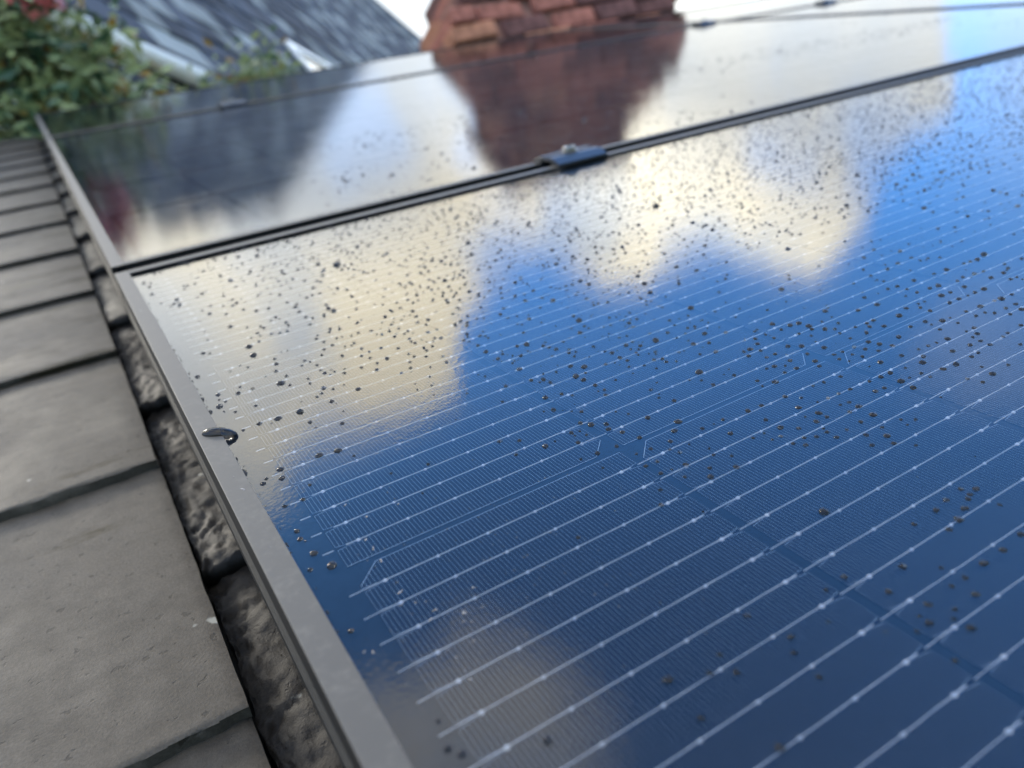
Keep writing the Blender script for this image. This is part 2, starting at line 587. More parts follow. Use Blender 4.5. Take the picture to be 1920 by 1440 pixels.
GAUGE, SL_TH = 195.5, 5.8
slope_a = math.asin(SL_TH / GAUGE)
fine_n = {-1: (90, 110), 0: (80, 90), -2: (60, 60), 1: (40, 40)}
for i in range(-5, 13):
    for c in range(3):
        x0 = -31.5 - 250 - 253 * c if c < 2 else -536
        if c == 2:
            continue
        nx, ny = fine_n.get(i, (16, 14)) if c == 0 else (14, 12)
        me = slate_mesh('slate', 250, 262, SL_TH if i < 2 else 4.6, nx, ny, 0.45, i * 1.7 + c * 31, M['slate'] if i < 2 else M['mossy_slate'], 1.4 if i < 3 else 2.0)
        o = put('slate', me, deck, (x0 + random.uniform(-0.6, 0.6) * (c > 0), 37 + GAUGE * i + (random.uniform(-6, 6) if i > 2 else 0) - 98 * (c == 1) * 0, -60.0))
        o.rotation_euler = (-slope_a, 0, random.uniform(-0.002, 0.002))


def rough_slate_mesh(seed, wd, ln, th, fine):
    """a slate whose left margin is broken and craggy"""
    xs = [wd * ((i / 46.0) ** 2.2) for i in range(47)] if fine else [wd * ((i / 14.0) ** 2.0) for i in range(15)]
    ny = 150 if fine else 36
    V, F = [], []
    for j in range(ny + 1):
        y = ln * j / ny
        for x in xs:
            k = max(0.0, 1 - max(0, x - 6) / 26.0)
            p = Vector((x * 0.11 + seed * 9.7, y * 0.055, seed * 1.3))
            a = noise.noise(p)
            r = 1 - abs(noise.noise(p * 1.7 + Vector((4, 2, 7)))) * 2
            b = noise.noise(p * 4.1)
            c = noise.noise(p * 9.3)
            z = k * (2.4 * a + 1.7 * r + 1.4 * b + 0.8 * c - 1.4) - 0.10 * k * (14 - min(14, x)) ** 1.25 * 0.9
            z += 0.25 * c
            xx = x + (1.6 * noise.noise(Vector((y * 0.05, seed, 2.2))) + 0.8 * noise.noise(Vector((y * 0.19, seed, 6.2)))) * max(0, 1 - x / 9)
            yy = y + (2.2 * noise.noise(Vector((x * 0.08, seed * 3.3, 1.7))) if j == 0 else 0)
            V.append((xx, yy, z))
    W1 = len(xs)
    for j in range(ny):
        for i in range(W1 - 1):
            F.append((j * W1 + i, j * W1 + i + 1, (j + 1) * W1 + i + 1, (j + 1) * W1 + i))
    rim = list(range(W1)) + [j * W1 + W1 - 1 for j in range(1, ny + 1)] + [ny * W1 + i for i in range(W1 - 2, -1, -1)] + [j * W1 for j in range(ny - 1, 0, -1)]
    n0 = len(V)
    V += [(V[r][0], V[r][1], -th - 4) for r in rim]
    k = len(rim)
    F += [(rim[a], n0 + a, n0 + (a + 1) % k, rim[(a + 1) % k]) for a in range(k)]
    F.append(tuple(range(n0 + k - 1, n0 - 1, -1)))
    mb = MB()
    mb.add(V, F)
    return mb.mesh('slate', M['rough_slate'], smooth=True)


for i in range(-5, 12):
    fine = -2 <= i <= 1
    me = rough_slate_mesh(i * 2.3 + 50, 250, 262, 7, fine)
    o = put('slate', me, deck, (-30.4, 132 + 199.0 * i, -67.0))
    o.rotation_euler = (-math.asin(8.0 / 199), 0, 0)
    if i == -2:
        o['label'] = 'slate with a craggy broken edge beside the panel frame'

# far slope beyond the ridge and the ridge cap
rg = MB()
rg.add(((-560, 2380, -186), (3360, 2380, -186), (3360, 2400, -66), (-560, 2400, -66), (3360, 2480, -100), (-560, 2480, -100), (3360, 2470, -190), (-560, 2470, -190)),
       ((0, 1, 2, 3), (3, 2, 4, 5), (5, 4, 6, 7), (1, 0, 7, 6), (0, 3, 5, 7), (1, 6, 4, 2)))
put('ridge_cap', rg.mesh('ridge_cap', M['slate']), deck)

# ------------------------------------------------------------------ solar panels
CW, PX = 89.5, 92.5                  # half-cell width and pitch along the wires
CH, PY = 175.2, 177.2                # cell height and row pitch
WP, W0 = 10.4, 9.6                   # wire pitch and first wire from the cell edge
CHM = 7.2


def cell_outline(kind):
    """cell polygon in local mm, x 0..CW, y -CH..0; kind A has its cropped corners left, B right"""
    if kind == 'A':
        return [(0, -CH + CHM), (CHM, -CH), (CW, -CH), (CW, 0), (CHM, 0), (0, -CHM)]
    return [(0, -CH), (CW - CHM, -CH), (CW, -CH + CHM), (CW, -CHM), (CW - CHM, 0), (0, 0)]


def cell_mesh(kind):
    mb = MB()
    o = cell_outline(kind)
    n = len(o)
    V = [(x, y, -0.2) for x, y in o] + [(x, y, 0.0) for x, y in o]
    mb.add(V, [tuple(range(n, 2 * n))] + [(i, (i + 1) % n, n + (i + 1) % n, n + i) for i in range(n)])
    return mb.mesh('solar_cell', M['cell'])


def xmap(kind, x):                   # type B is type A turned round
    return x if kind == 'A' else CW - x


PADS = [6.2 + 15.3 * i for i in range(6)]


def finger_mesh(kind):
    """printed silver: fingers, rim, forks at both ends of every wire and the solder pads"""
    mb = MB()
    z = 0.03
    nf = 74
    fw = 0.05
    for i in range(nf + 1):
        xa = 0.35 + (CW - 0.7) * i / nf
        x = xmap(kind, xa)
        top, bot = -0.35, -CH + 0.35
        if xa < CHM:
            top, bot = -0.35 - (CHM - xa), -CH + 0.35 + (CHM - xa)
        # fingers stop at the fork lines near both ends
        cuts = []
        if xa < PADS[0] or xa > PADS[-1]:
            half = 0.95 * ((PADS[0] - xa) / PADS[0] if xa < PADS[0] else (xa - PADS[-1]) / (CW - PADS[-1]))
            half = max(half, 0.0)
            cuts = [(-W0 - WP * k + half, -W0 - WP * k - half) for k in range(16)]
        y = top
        for a, b in cuts:
            if a < y:
                mb.strip(x, y, x, max(a, bot), fw, z)
            y = b
        if y > bot:
            mb.strip(x, y, x, bot, fw, z)
    # rim along the two wire-parallel edges and the cropped corners
    for y in (-0.35, -CH + 0.35):
        mb.strip(xmap(kind, CHM), y, xmap(kind, CW - 0.35), y, 0.14, z + 0.002)
        sy = 1 if y > -10 else -1
        mb.strip(xmap(kind, 0.35), y - sy * CHM, xmap(kind, CHM), y, 0.14, z + 0.002)
    for k in range(16):
        y = -W0 - WP * k
        for sx, ex in ((PADS[0], 0.3), (PADS[-1], CW - 0.3)):
            for sg in (-1, 1):
                mb.strip(xmap(kind, sx), y, xmap(kind, ex), y + sg * 0.95, 0.085, z + 0.003, 0)
        for j, pxx in enumerate(PADS):
            r = 0.64 if j in (0, 5) else 0.50
            px = xmap(kind, pxx)
            n = 8
            ring = [(px + 1.15 * r * math.cos(a), y + r * math.sin(a), z + 0.004) for a in [2 * math.pi * t / n for t in range(n)]]
            top = [(px + 0.6 * r * math.cos(a), y + 0.5 * r * math.sin(a), 0.46) for a in [2 * math.pi * t / n for t in range(n)]]
            mb.add(ring + top, [(t, (t + 1) % n, n + (t + 1) % n, n + t) for t in range(n)] + [tuple(range(n, 2 * n))], 1)
    return mb.mesh('finger_grid', M['print'], M['silver'])


def wire_profile(mb, kind, y, seed):
    rnd = random.Random(seed)
    xs = [-3.65 + (86.3 + 3.65) * t / 18 for t in range(19)]
    V = []
    for x in xs:
        w_ = 0.112 * (1 + 0.12 * rnd.uniform(-1, 1))
        dy = 0.035 * rnd.uniform(-1, 1)
        zz = 0.10 if x > 0 else -0.05
        X = xmap(kind, x)
        V += [(X, y + dy - w_, zz), (X, y + dy - w_ * 0.5, zz + 0.24), (X, y + dy + w_ * 0.5, zz + 0.24), (X, y + dy + w_, zz)]
    F = []
    for t in range(18):
        for s in range(3):
            F.append((t * 4 + s, t * 4 + s + 1, t * 4 + 4 + s + 1, t * 4 + 4 + s))
    mb.add(V, F)


CELL = {k: cell_mesh(k) for k in 'AB'}
FING = {k: finger_mesh(k) for k in 'AB'}
WIRE, WIRES = {}, {}
for k in 'AB':
    WIRE[k] = []
    for s in range(4):
        mb = MB()
        wire_profile(mb, k, 0, s)
        WIRE[k].append(fix_normals(mb.mesh('busbar_wire', M['silver'])))
    mb = MB()
    for t in range(16):
        wire_profile(mb, k, -W0 - WP * t, t)
    WIRES[k] = fix_normals(mb.mesh('busbar_wires', M['silver']))

LIP_T = 3.0


def frame_profile(o, s):
    """outer face at o, s = +1 when the panel lies towards +; (u, z) pairs"""
    P = [(0.0, -30.0), (0.0, -26.0)]
    for zg in (-24.5, -22.0, -19.5, -17.0, -14.5, -12.0):
        P += [(0.0, zg), (0.45, zg + 0.35), (0.45, zg + 0.75), (0.0, zg + 1.1)]
    P += [(0.0, 2.75), (0.06, 2.93), (0.22, LIP_T), (7.98, LIP_T), (8.14, 2.93), (8.2, 2.6), (8.2, 0.9), (2.0, 0.9), (2.0, -28.5), (22.0, -28.5), (22.0, -30.0)]
    return [(o + s * u, z) for u, z in P]


wires_left = [300]


def build_panel(name, label, ox, oy, rows, ncol, level):
    """ox, oy shift the panel; rows are row numbers counted from the near row; level 3 = full detail"""
    L0, R0 = -16.8, 17 * PX - 0.35 + 24.5
    if ncol != 17:
        R0 = ncol * PX - 0.35 + 24.5
    B0 = -0.6 + PY * rows[0] - CH - 26.0
    T0 = -0.6 + PY * rows[-1] + 25.3
    root = bpy.data.objects.new(name, None)
    COL.objects.link(root)
    root.empty_display_size = 0.05
    root.rotation_euler = (PITCH, 0, 0)
    root.location = roof(ox + L0, oy + B0, -30)
    tag(root, label, 'solar panel', 'solar panels on the slate roof')
    off = (-L0, -B0, 30.0)

    def part(nm, mesh, parent=root, loc=(0, 0, 0)):
        if parent is root:
            loc = (loc[0] + off[0], loc[1] + off[1], loc[2] + off[2])
        return put(nm, mesh, parent, loc)

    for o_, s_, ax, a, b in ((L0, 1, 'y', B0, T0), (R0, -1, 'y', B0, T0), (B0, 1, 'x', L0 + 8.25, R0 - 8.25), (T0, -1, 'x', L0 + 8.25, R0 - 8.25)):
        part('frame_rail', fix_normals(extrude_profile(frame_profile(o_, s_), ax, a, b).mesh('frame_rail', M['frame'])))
    mb = MB()
    mb.quad((L0 + 7, B0 + 7, 1.2), (R0 - 7, B0 + 7, 1.2), (R0 - 7, T0 - 7, 1.2), (L0 + 7, T0 - 7, 1.2))
    part('front_glass', mb.mesh('front_glass', M['glass']))
    mb = MB()
    mb.box(L0 + 3, R0 - 3, B0 + 3, T0 - 3, -3.5, -0.3)
    part('backsheet', mb.mesh('backsheet', M['backsheet']))
    if level < 2:
        mb = MB()
        for r in rows:
            k = 'A' if r % 2 == 0 else 'B'
            o = cell_outline(k)
            n = len(o)
            for c in range(ncol):
                mb.add([(c * PX + 2.65 + x, -0.6 + PY * r + y, 0) for x, y in o], [tuple(range(n))])
        p = part('solar_cells', mb.mesh('solar_cells', M['cell']))
        p['kind'] = 'stuff'
        return root
    order = sorted(((r, c) for r in rows for c in range(ncol)), key=lambda t: (abs(t[0]) * 1.2 + t[1] if t[0] >= 0 else 90 + t[1]))
    for r, c in order:
        k = 'A' if r % 2 == 0 else 'B'
        cell = part('solar_cell', CELL[k], root, (c * PX + 2.65, -0.6 + PY * r, 0))
        if level == 3:
            part('finger_grid', FING[k], cell)['kind'] = 'stuff'
        if level == 3 and wires_left[0] >= 16:
            wires_left[0] -= 16
            for t in range(16):
                part('busbar_wire', WIRE[k][(t * 7 + c) % 4], cell, (0, -W0 - WP * t, 0))
        else:
            part('busbar_wires', WIRES[k], cell)['kind'] = 'stuff'
    if level == 3:
        # ribbon tails that run from the first cells of the turned rows to the collecting strip
        mb = MB()
        for r in rows:
            if r % 2:
                for t in range(16):
                    y = -0.6 + PY * r - W0 - WP * t
                    mb.add(((-1.1, y - .16, -.1), (2.1, y - .16, -.1), (2.1, y + .16, -.1), (-1.1, y + .16, -.1), (-1.1, y, .18), (2.1, y, .18)),
                           ((0, 1, 5, 4), (2, 3, 4, 5), (0, 4, 3), (1, 2, 5)))
        part('ribbon_tails', fix_normals(mb.mesh('ribbon_tails', M['silver'])))['kind'] = 'stuff'
    return root


build_panel('solar_panel', 'nearest solar panel, beaded with raindrops, its silver wires in sharp focus', 0, 0, range(-3, 3), 17, 3)
S2 = 379 + 19 - (-0.6 - 3 * PY - CH - 26.0)
build_panel('solar_panel', 'second solar panel up the slope, mirroring the brick chimney', 0, S2, range(-3, 3), 17, 2)
S3 = S2 + 379 + 19 + (379 - 379)
B2 = -0.6 - 3 * PY - CH - 26.0
S3 = S2 + (379 + 19 - B2)
build_panel('solar_panel', 'shorter top solar panel at the ridge in front of the chimney', 0, S3, range(-3, 1), 17, 1)
XR = 17 * PX - 0.35 + 24.5 + 19 + 16.8
build_panel('solar_panel', 'solar panel of the right hand column beside the second panel', XR, S2, range(-3, 3), 17, 1)
build_panel('solar_panel', 'pale top panel of the right hand column at the ridge', XR, S3, range(-3, 1), 17, 1)

# mounting rails under the panels
for xr in (340, 1250, XR + 372):
    mb = extrude_profile([(xr - 20, -64), (xr + 20, -64), (xr + 20, -31.5), (xr + 6, -31.5), (xr + 6, -40), (xr - 6, -40), (xr - 6, -31.5), (xr - 20, -31.5)], 'y', -700, 2330)
    put('mounting_rail', fix_normals(mb.mesh('mounting_rail', M['clamp'])), deck)

# ------------------------------------------------------------------ clamps
cp = [(-19.5, 3.1), (-19.5, 5.2), (-10.5, 8.6), (-8.8, 9.0), (-3.0, 9.0), (-3.0, 8.0), (3.0, 8.0), (3.0, 9.0), (8.8, 9.0), (10.5, 8.6), (19.5, 5.6), (19.5, 3.1), (9.4, 3.1), (9.4, -29), (7.6, -29), (7.6, 6.0), (-7.6, 6.0), (-7.6, -29), (-9.4, -29), (-9.4, 3.1)]
CL_ME = fix_normals(extrude_profile([(u, z) for u, z in cp], 'x', -24, 24).mesh('clamp_body', M['clamp']))


def lathe(prof, n, mat, name):
    V, F = [], []
    for r, z in prof:
        for i in range(n):
            a = 2 * math.pi * i / n
            V.append((r * math.cos(a), r * math.sin(a), z))
    for j in range(len(prof) - 1):
        for i in range(n):
            F.append((j * n + i, j * n + (i + 1) % n, (j + 1) * n + (i + 1) % n, (j + 1) * n + i))
    F.append(tuple(range((len(prof) - 1) * n, len(prof) * n)))
    mb = MB()
    mb.add(V, F)
    me = mb.mesh(name, mat, smooth=True)
    try:
        me.set_sharp_from_angle(angle=math.radians(35))
    except Exception:
        pass
    return me


BOLT = lathe([(4.5, 7.5), (4.5, 9.2), (7.6, 9.2), (7.6, 10.0), (5.4, 10.0), (5.4, 12.6), (4.8, 13.6), (2.8, 13.8), (2.6, 12.0), (0.3, 12.0)], 20, M['steel'], 'bolt')
seam1, seam2 = 379 + 9.5, S2 + 379 + 9.5
CLAMPS = ((342, seam1, 'dark clamp with a steel bolt on the seam above the nearest panel'),
          (318, seam2, 'small far clamp on the upper seam, left of the chimney reflection'),
          (1545, seam2, 'far clamp on the upper seam at the right edge of the chimney reflection'),
          (XR + 372, seam2, 'dark clamp on the upper seam of the right hand column'))
for xc, yc, lab in CLAMPS:
    r_ = bpy.data.objects.new('module_clamp', None)
    COL.objects.link(r_)
    r_.rotation_euler = (PITCH, 0, 0)
    r_.location = roof(xc, yc, -29)
    r_.empty_display_size = 0.02
    tag(r_, lab, 'clamp', 'clamps holding the panels')
    put('clamp_body', CL_ME, r_, (0, 0, 29))
    put('bolt', BOLT, r_, (0, 0, 29))

# ------------------------------------------------------------------ rain drops
DROPS = ((-5.3,166.1,2.1), (-2,140,2.14), (-2.7,134.7,1.14), (5,135.1,2.3), (10.9,135,1.49), (7,140.7,1.34), (7.8,117.9,1.42), (-0,118.5,1.56), (-1.2,100.8,1.49),
         (4.9,101.6,2.11), (11.7,100.6,2.73), (20,99.8,2.75), (21.5,131.3,3.32), (23.9,126.7,1.48), (25.4,136.8,1.69), (23.3,145.2,2.07), (25.6,152.9,2.11), (33.8,142.7,1.39),
         (39,137.8,1.55), (31.7,127.1,1.33), (30.8,122.1,1.48), (38.8,127.2,1.85), (38.5,131.3,1.19), (42.5,125.5,1.18), (33.7,113.5,2.1), (31.5,109.1,1.59), (36.4,109.5,1.44),
         (41.1,110,0.97), (44.1,102.1,2.54), (32.2,99.4,2.17), (33.1,96.2,0.62), (29.3,79.2,1.76), (20.3,88.6,1.78), (20.7,83.1,1.02), (15.3,62.8,2.6), (21.4,61.4,2.75),
         (24.5,54.3,1.22), (2,63.3,2.55), (-3.3,60.6,1.32), (-5,58.3,1.96), (0.9,57.3,2.23), (7,46.9,1.28), (23,107.9,0.69), (32.9,88.1,0.91), (14.8,159.2,1.41),
         (2.7,40.2,1.62), (-3,40.5,1.48), (-3.8,25.1,1.64), (-4.2,20.7,1.73), (-3.3,18.9,0.8), (-3,11.8,2.46), (-0.7,3.3,2.83), (-6.1,5.4,1.41), (30,35.5,1.03),
         (92.4,20.6,1.63), (98.3,14.3,1.88), (96.8,11.1,1.73), (98.9,6.6,1.84), (110.8,8.4,1.88), (100.8,0.3,1.68), (92.3,1,1.4), (85.4,1.6,1.9), (79.5,2.2,1.13),
         (81.7,-6.1,1.1), (116.3,-0.3,2.38), (111.6,-3.8,2.08), (106.4,-7.9,1.52), (99.1,-7.3,1.38), (94,-6.7,0.87), (109.5,-13,0.88), (104.2,-14.8,1.48), (118.8,-8.7,1.42),
         (127.4,-8.9,1.31), (123.1,-16.6,1.9), (123.5,-9,0.78), (95.9,-14.2,1.34), (91.8,-13.8,1.34), (92.6,-19.7,1.55), (96.3,-20.3,0.84), (101,-20.9,1.81), (96.5,-25.6,1.29),
         (112.2,-18.8,0.87), (110.6,-22.3,1.34), (114,-26.3,1.09), (104.9,-26.8,1.43), (110.8,-31.4,1.77), (101.9,-30.3,1.99), (87,-26,1.15), (82.5,-31.7,1.57), (84.7,11,1.56),
         (56.6,-28.9,1.29), (88.9,-41.2,0.77), (195.2,33.6,2.28), (202.6,26.9,2.27), (203,22.3,2.4), (201.3,19.4,1.9), (204.6,16,2.21), (212.4,16.2,1.44), (223,8.6,1.9),
         (219.2,8.6,1.58), (213.4,9.1,1.41), (221.1,2.5,1.87), (211.9,3.1,1.69), (226.8,-4.6,1.69), (185.2,33.3,1.29), (193.3,27.4,1.44), (185.7,28.3,1.27), (180.3,28.3,1.89),
         (185.5,23.8,1.41), (177.4,24.4,1.87), (194.9,20,1.57), (196.3,15.4,1.4), (183.4,15,1.99), (186.8,11.6,2.28), (191.2,5.1,2.11), (203.8,3.9,1.37), (172.1,22.9,2.15),
         (173.7,19.3,1.53), (175.1,13.6,1.66), (170.9,13.7,1.5), (183,5.7,1.64), (188.8,-1.3,1.47), (192.7,-1.7,1.33), (198.6,-2,1.64), (199.8,-5.7,1.63), (205.5,-2.6,2.1),
         (206.6,-6.5,2.09), (208.4,-10.4,1.92), (216.3,-7.3,1.96), (201.8,-9.8,1.61), (193.1,-5.5,1.32), (187.1,-4.9,1.6), (194,-9,1.31), (188,-8.2,1.01), (203.6,-17.6,1.73),
         (194.4,-16,2.14), (167.4,19,1.66), (174.6,6.1,1.77), (180.2,-0.2,1.9), (177.9,-3.9,1.58), (167.4,6.7,2.19), (170.2,4.4,1.02), (164,7.2,1.31), (171.4,0.3,1.88),
         (166,0.8,1.29), (154.8,2.8,1.56), (158.4,-1.9,2.39), (153.1,-1.2,1.12), (189.2,-15.6,0.85), (196.2,-24.3,1.12), (189.8,-23.2,1.8), (185.3,-23,1.93), (176.5,-14,1.53),
         (180.1,-22.6,1.37), (187.1,-29.2,2.17), (191,-29.6,1.09), (169.3,-13.1,1.24), (164.9,-12.4,1.24), (152.8,-11.3,1.76), (166.3,-21.5,1.34), (171.3,-22,1.49), (175.7,-28.2,1.87),
         (179.4,-28.7,1.47), (185.8,-34.5,1.99), (155.7,-15.5,1.21), (161.4,-21.3,1.33), (157.1,-20.8,0.93), (142.9,-10.4,1.61), (150.1,-19.3,1.97), (163.9,-27.5,1.44), (160.6,-26.8,1.18),
         (163.7,-31.2,2.07), (159,-31.6,1.54), (137.2,-10.1,1.99), (151.8,-25.8,2.2), (151.6,-29.1,1.41), (136.9,-17.9,1.55), (147,-24.7,0.9), (147.1,-28.9,1.78), (162.5,-37.4,2.28),
         (156.3,-37.8,1.5), (165.7,-44.7,1.12), (164.4,-47.8,0.98), (168.7,-47.4,1.12), (136.5,-24.2,2.03), (140.1,-28.2,1.64), (144.3,-35.2,1.49), (149.6,-38.1,1.36), (145.2,-33.1,1),
         (158,-43.9,1.48), (151,-43.7,1.58), (154.8,-47.9,2.05), (132.8,-27.9,1.37), (129.5,-27.5,1.11), (130.5,-23.4,1.01), (126,-23.1,1.25), (140.1,-34.9,1.35), (137,-33,1.35),
         (143.9,-39,1.71), (132.1,-33.2,1.34), (134.1,-36.1,1.7), (152.8,-51.7,1.66), (147.5,-48.4,1.55), (156.2,-56.3,1.18), (281.2,57.9,2.11), (293.2,42.1,1.69), (292.4,37,1.48),
         (296.9,36.3,1.49), (300.9,33.2,1.48), (274.5,40.5,1.83), (283.5,41.9,2.04), (262.8,40.2,1.62), (260.3,35.2,1.24), (260.9,32.3,1.41), (250.7,39.4,1.42), (254.3,25.3,1.72),
         (259.2,24.5,1.9), (240.4,26.1,1.87), (237.2,17.6,2.15), (227.6,19,1.97), (269.1,23.8,1.92), (281,22.6,1.59), (288.6,22,2.32), (299.7,21.2,1.62), (303.4,20.6,1.45),
         (307.6,20,2.18), (284.3,11.9,1.73), (290.6,10.8,1.91), (295.5,9.9,1.57), (274.9,5.1,2.19), (290.5,3.5,2.05), (298.6,3.1,2.07), (308.4,8.5,1.59), (318.9,7.2,1.79),
         (269.8,13.1,2.22), (265.2,13.8,2.04), (258,14.6,1.69), (261,5.9,2.49), (266.2,5.4,1.83), (251.8,15.3,1.34), (241,7.4,1.94), (247.9,7,1.31), (251.4,6.7,1.15),
         (261.9,-1,1.96), (267.1,-1.4,1.31), (271.7,-1.4,1.65), (277.3,-1.6,2.49), (293.4,-2.9,1.86), (296.9,-3.4,1.36), (256.2,-0.8,1.62), (244.6,-0.4,1.76), (260.1,-10.8,2.38),
         (268.5,-11.2,1.6), (271.9,-11.9,2.57), (278.2,-12.3,1.62), (252.1,-10.1,1.73), (255.4,-15.5,1.4), (250.6,-15,1.55), (257.3,-18,1.4), (264,-18.3,1.56), (270,-18.6,1.73),
         (266.5,-22.7,2.17), (259.6,-22.5,1.54), (234.3,-5.4,1.71), (239,-9.2,2.32), (233.2,-8.7,1.08), (231.4,-13.3,1.67), (243.1,-9.6,1.09), (240.6,-14.3,1.38), (240.3,-20.7,1.65),
         (235.8,-20.7,1.19), (236.4,-24.3,2.07), (225.8,-20,2.07), (232.5,-25.1,1.17), (231.4,-28.6,1.74), (243.4,-31.2,1.47), (239.6,-31.8,1.31), (252.6,-30.5,1.79), (226.2,-28.1,1.73),
         (230.8,-32.4,1.58), (218,-27,2), (222.3,-33.5,1.27), (218.2,-33.7,1.68), (209.6,-33.7,2.08), (237.3,-39.1,1.42), (216.4,-19,1.46), (220.5,-19.3,1.17), (211.7,-18.5,1.31),
         (207.8,-23,1.71), (203.7,-25.5,2.25), (203.8,-33,2.06), (213.2,-40.3,1.23), (220,-45.1,1.36), (211,-45.3,2.28), (202.6,-42.1,1.47), (196.3,-30.1,1.37), (196.1,-33.6,1.36),
         (203.6,-46.6,1.58), (95.8,-80.5,1.61), (89.2,-80.9,1.21), (99.2,-89.6,1.74), (81.7,-87.8,0.98), (88.4,-96.8,0.86), (93.3,-100.7,1.03), (97.4,-100.6,1.65), (97.6,-98.2,0.97),
         (102.1,-97.1,1.7), (114.7,-91.7,1.04), (115.6,-96.9,1.57), (110.9,-96.8,1.19), (105,-101.4,1.15), (102.2,-102.9,1.04), (92.1,-109.8,1.39), (68.1,-96.8,1.48), (108.7,-86.3,1.71),
         (112.1,-61.1,2.63), (145.8,-76.5,1.45), (148.5,-78.8,1.83), (145.2,-79.3,1.52), (143.1,-80.1,1.51), (138.8,-77,1.52), (133.1,-78.1,1.68), (138.9,-81.9,1.95), (124.2,-78.2,1.47),
         (133.8,-83.6,2.2), (128.5,-84.6,1.62), (146.3,-86.3,1.11), (123.2,-96.5,2.03), (130.6,-96.5,1.81), (139,-95.8,1.76), (112.5,-101.3,2.02), (102.5,-106.5,1.92), (69.5,-76,1.56),
         (69.1,-89.5,1.46), (56.8,-80.7,1.32), (43.8,-79.3,2.08), (51.8,-83.1,1.52), (42.6,-90.4,1.57), (56.2,-86.2,1.51), (49.5,-103.7,2.03), (23.1,239.7,1.94), (29,251.1,1.99),
         (32,239.5,1.96), (36.8,231.5,1.94), (42.8,229.6,1.94), (53.8,247.6,2.03), (53.1,230.7,1.96), (63.2,229.4,1.98), (71.3,243.4,2.05), (77.6,249.5,2.08), (61.5,195.8,1.85),
         (67.3,209.6,1.91), (81.7,210.6,1.94), (70,171.7,1.77), (71.2,156.8,1.72), (108.1,208.9,1.99), (93.3,174.1,1.83), (100.7,181.8,1.87), (130.2,224.4,2.09), (128.8,228.5,2.1),
         (101.9,246.1,2.12), (118.1,176.7,1.89), (114.6,165.9,1.84), (113.5,152.2,1.79), (119.1,160.7,1.83), (111.8,138.1,1.73), (108.1,146.1,1.75), (102.9,133.6,1.69), (105.9,127.8,1.68),
         (130.2,161.3,1.85), (142.4,172.1,1.92), (121.5,143.2,1.77), (94.1,156.9,1.77), (91.2,149.3,1.73), (93,143.6,1.71), (89.7,134.5,1.67), (83.5,142.9,1.69), (80.3,134.1,1.65),
         (81.7,149.3,1.71), (65.7,159.1,1.72), (59.9,148.9,1.67), (60,139.9,1.63), (57.1,132.4,1.6), (66.8,134.1,1.63), (72.2,127.8,1.61), (59.1,127.3,1.58), (59.2,119.7,1.56),
         (56.6,113.8,1.53), (80.2,127.5,1.63), (80.4,116.2,1.58), (77.5,110.6,1.56), (73.8,114.4,1.56), (82.7,105.3,1.55), (81.2,98.9,1.52), (84.2,118.5,1.6), (80.7,119.6,1.6),
         (88.9,126.1,1.64), (77.3,149.6,1.7), (81.2,156.4,1.74), (73.2,148.6,1.69), (76.5,141.6,1.67), (50.7,139,1.61), (51.6,154.2,1.67), (49.9,161.1,1.69), (48.5,167.8,1.72),
         (55.8,170.8,1.74), (57.5,174.5,1.76), (33.8,191.4,1.78), (28.8,197.9,1.79), (33.2,202.7,1.82), (43.9,200.9,1.83), (43.6,196.1,1.81), (53.6,200.4,1.85), (51.9,188.2,1.8),
         (53.5,211,1.89), (42,213.3,1.88), (26.5,159.1,1.64), (36.3,146.6,1.61), (45.2,120.9,1.53), (52.6,120.6,1.55), (70,110.3,1.54), (67.8,104.8,1.52), (21.2,183.6,3.63),
         (20.2,171.2,3.53), (95.6,273.7,4.6), (98.4,268.4,2.2), (102.5,267.5,2.2), (94.4,261.2,2.16), (-1.1,-66.9,1.87), (0.6,-69.6,1.67), (15.8,-76.8,1.86), (0.3,-59.8,1.17),
         (-5.2,-23.5,1.59))


def drop_mesh(seed, nseg=18, nr=6):
    """a bead of water sitting on the glass, unit diameter 1 mm, base at z=0"""
    rnd = random.Random(seed)
    ph = [rnd.uniform(0, 6.28) for _ in range(3)]
    V, F = [], []
    th = math.radians(rnd.uniform(62, 78))             # contact angle
    R = 0.5 / math.sin(th)
    for j in range(nr):
        t = th * (1 - j / nr)
        rr, zz = R * math.sin(t), R * (math.cos(t) - math.cos(th))
        for i in range(nseg):
            a = 2 * math.pi * i / nseg
            k = 1 + (0.05 * math.sin(2 * a + ph[0]) + 0.03 * math.sin(3 * a + ph[1]))
            V.append((rr * k * math.cos(a), rr * k * math.sin(a), zz))
    V.append((0, 0, R * (1 - math.cos(th))))
    for j in range(nr - 1):
        for i in range(nseg):
            F.append((j * nseg + i, j * nseg + (i + 1) % nseg, (j + 1) * nseg + (i + 1) % nseg, (j + 1) * nseg + i))
    for i in range(nseg):
        F.append(((nr - 1) * nseg + i, (nr - 1) * nseg + (i + 1) % nseg, nr * nseg))
    return V, F


GZ = 1.23
DV = [drop_mesh(s) for s in range(8)]
DLOW = [drop_mesh(s, 13, 4) for s in range(6)]
DM = []
for V, F in DV:
    mb = MB()
    mb.add(V, F)
    DM.append(mb.mesh('water_drop', M['water'], smooth=True))


def cam_dist(x, y):
    return math.sqrt((x + 31.5) ** 2 + (y + 173) ** 2 + 129 ** 2)


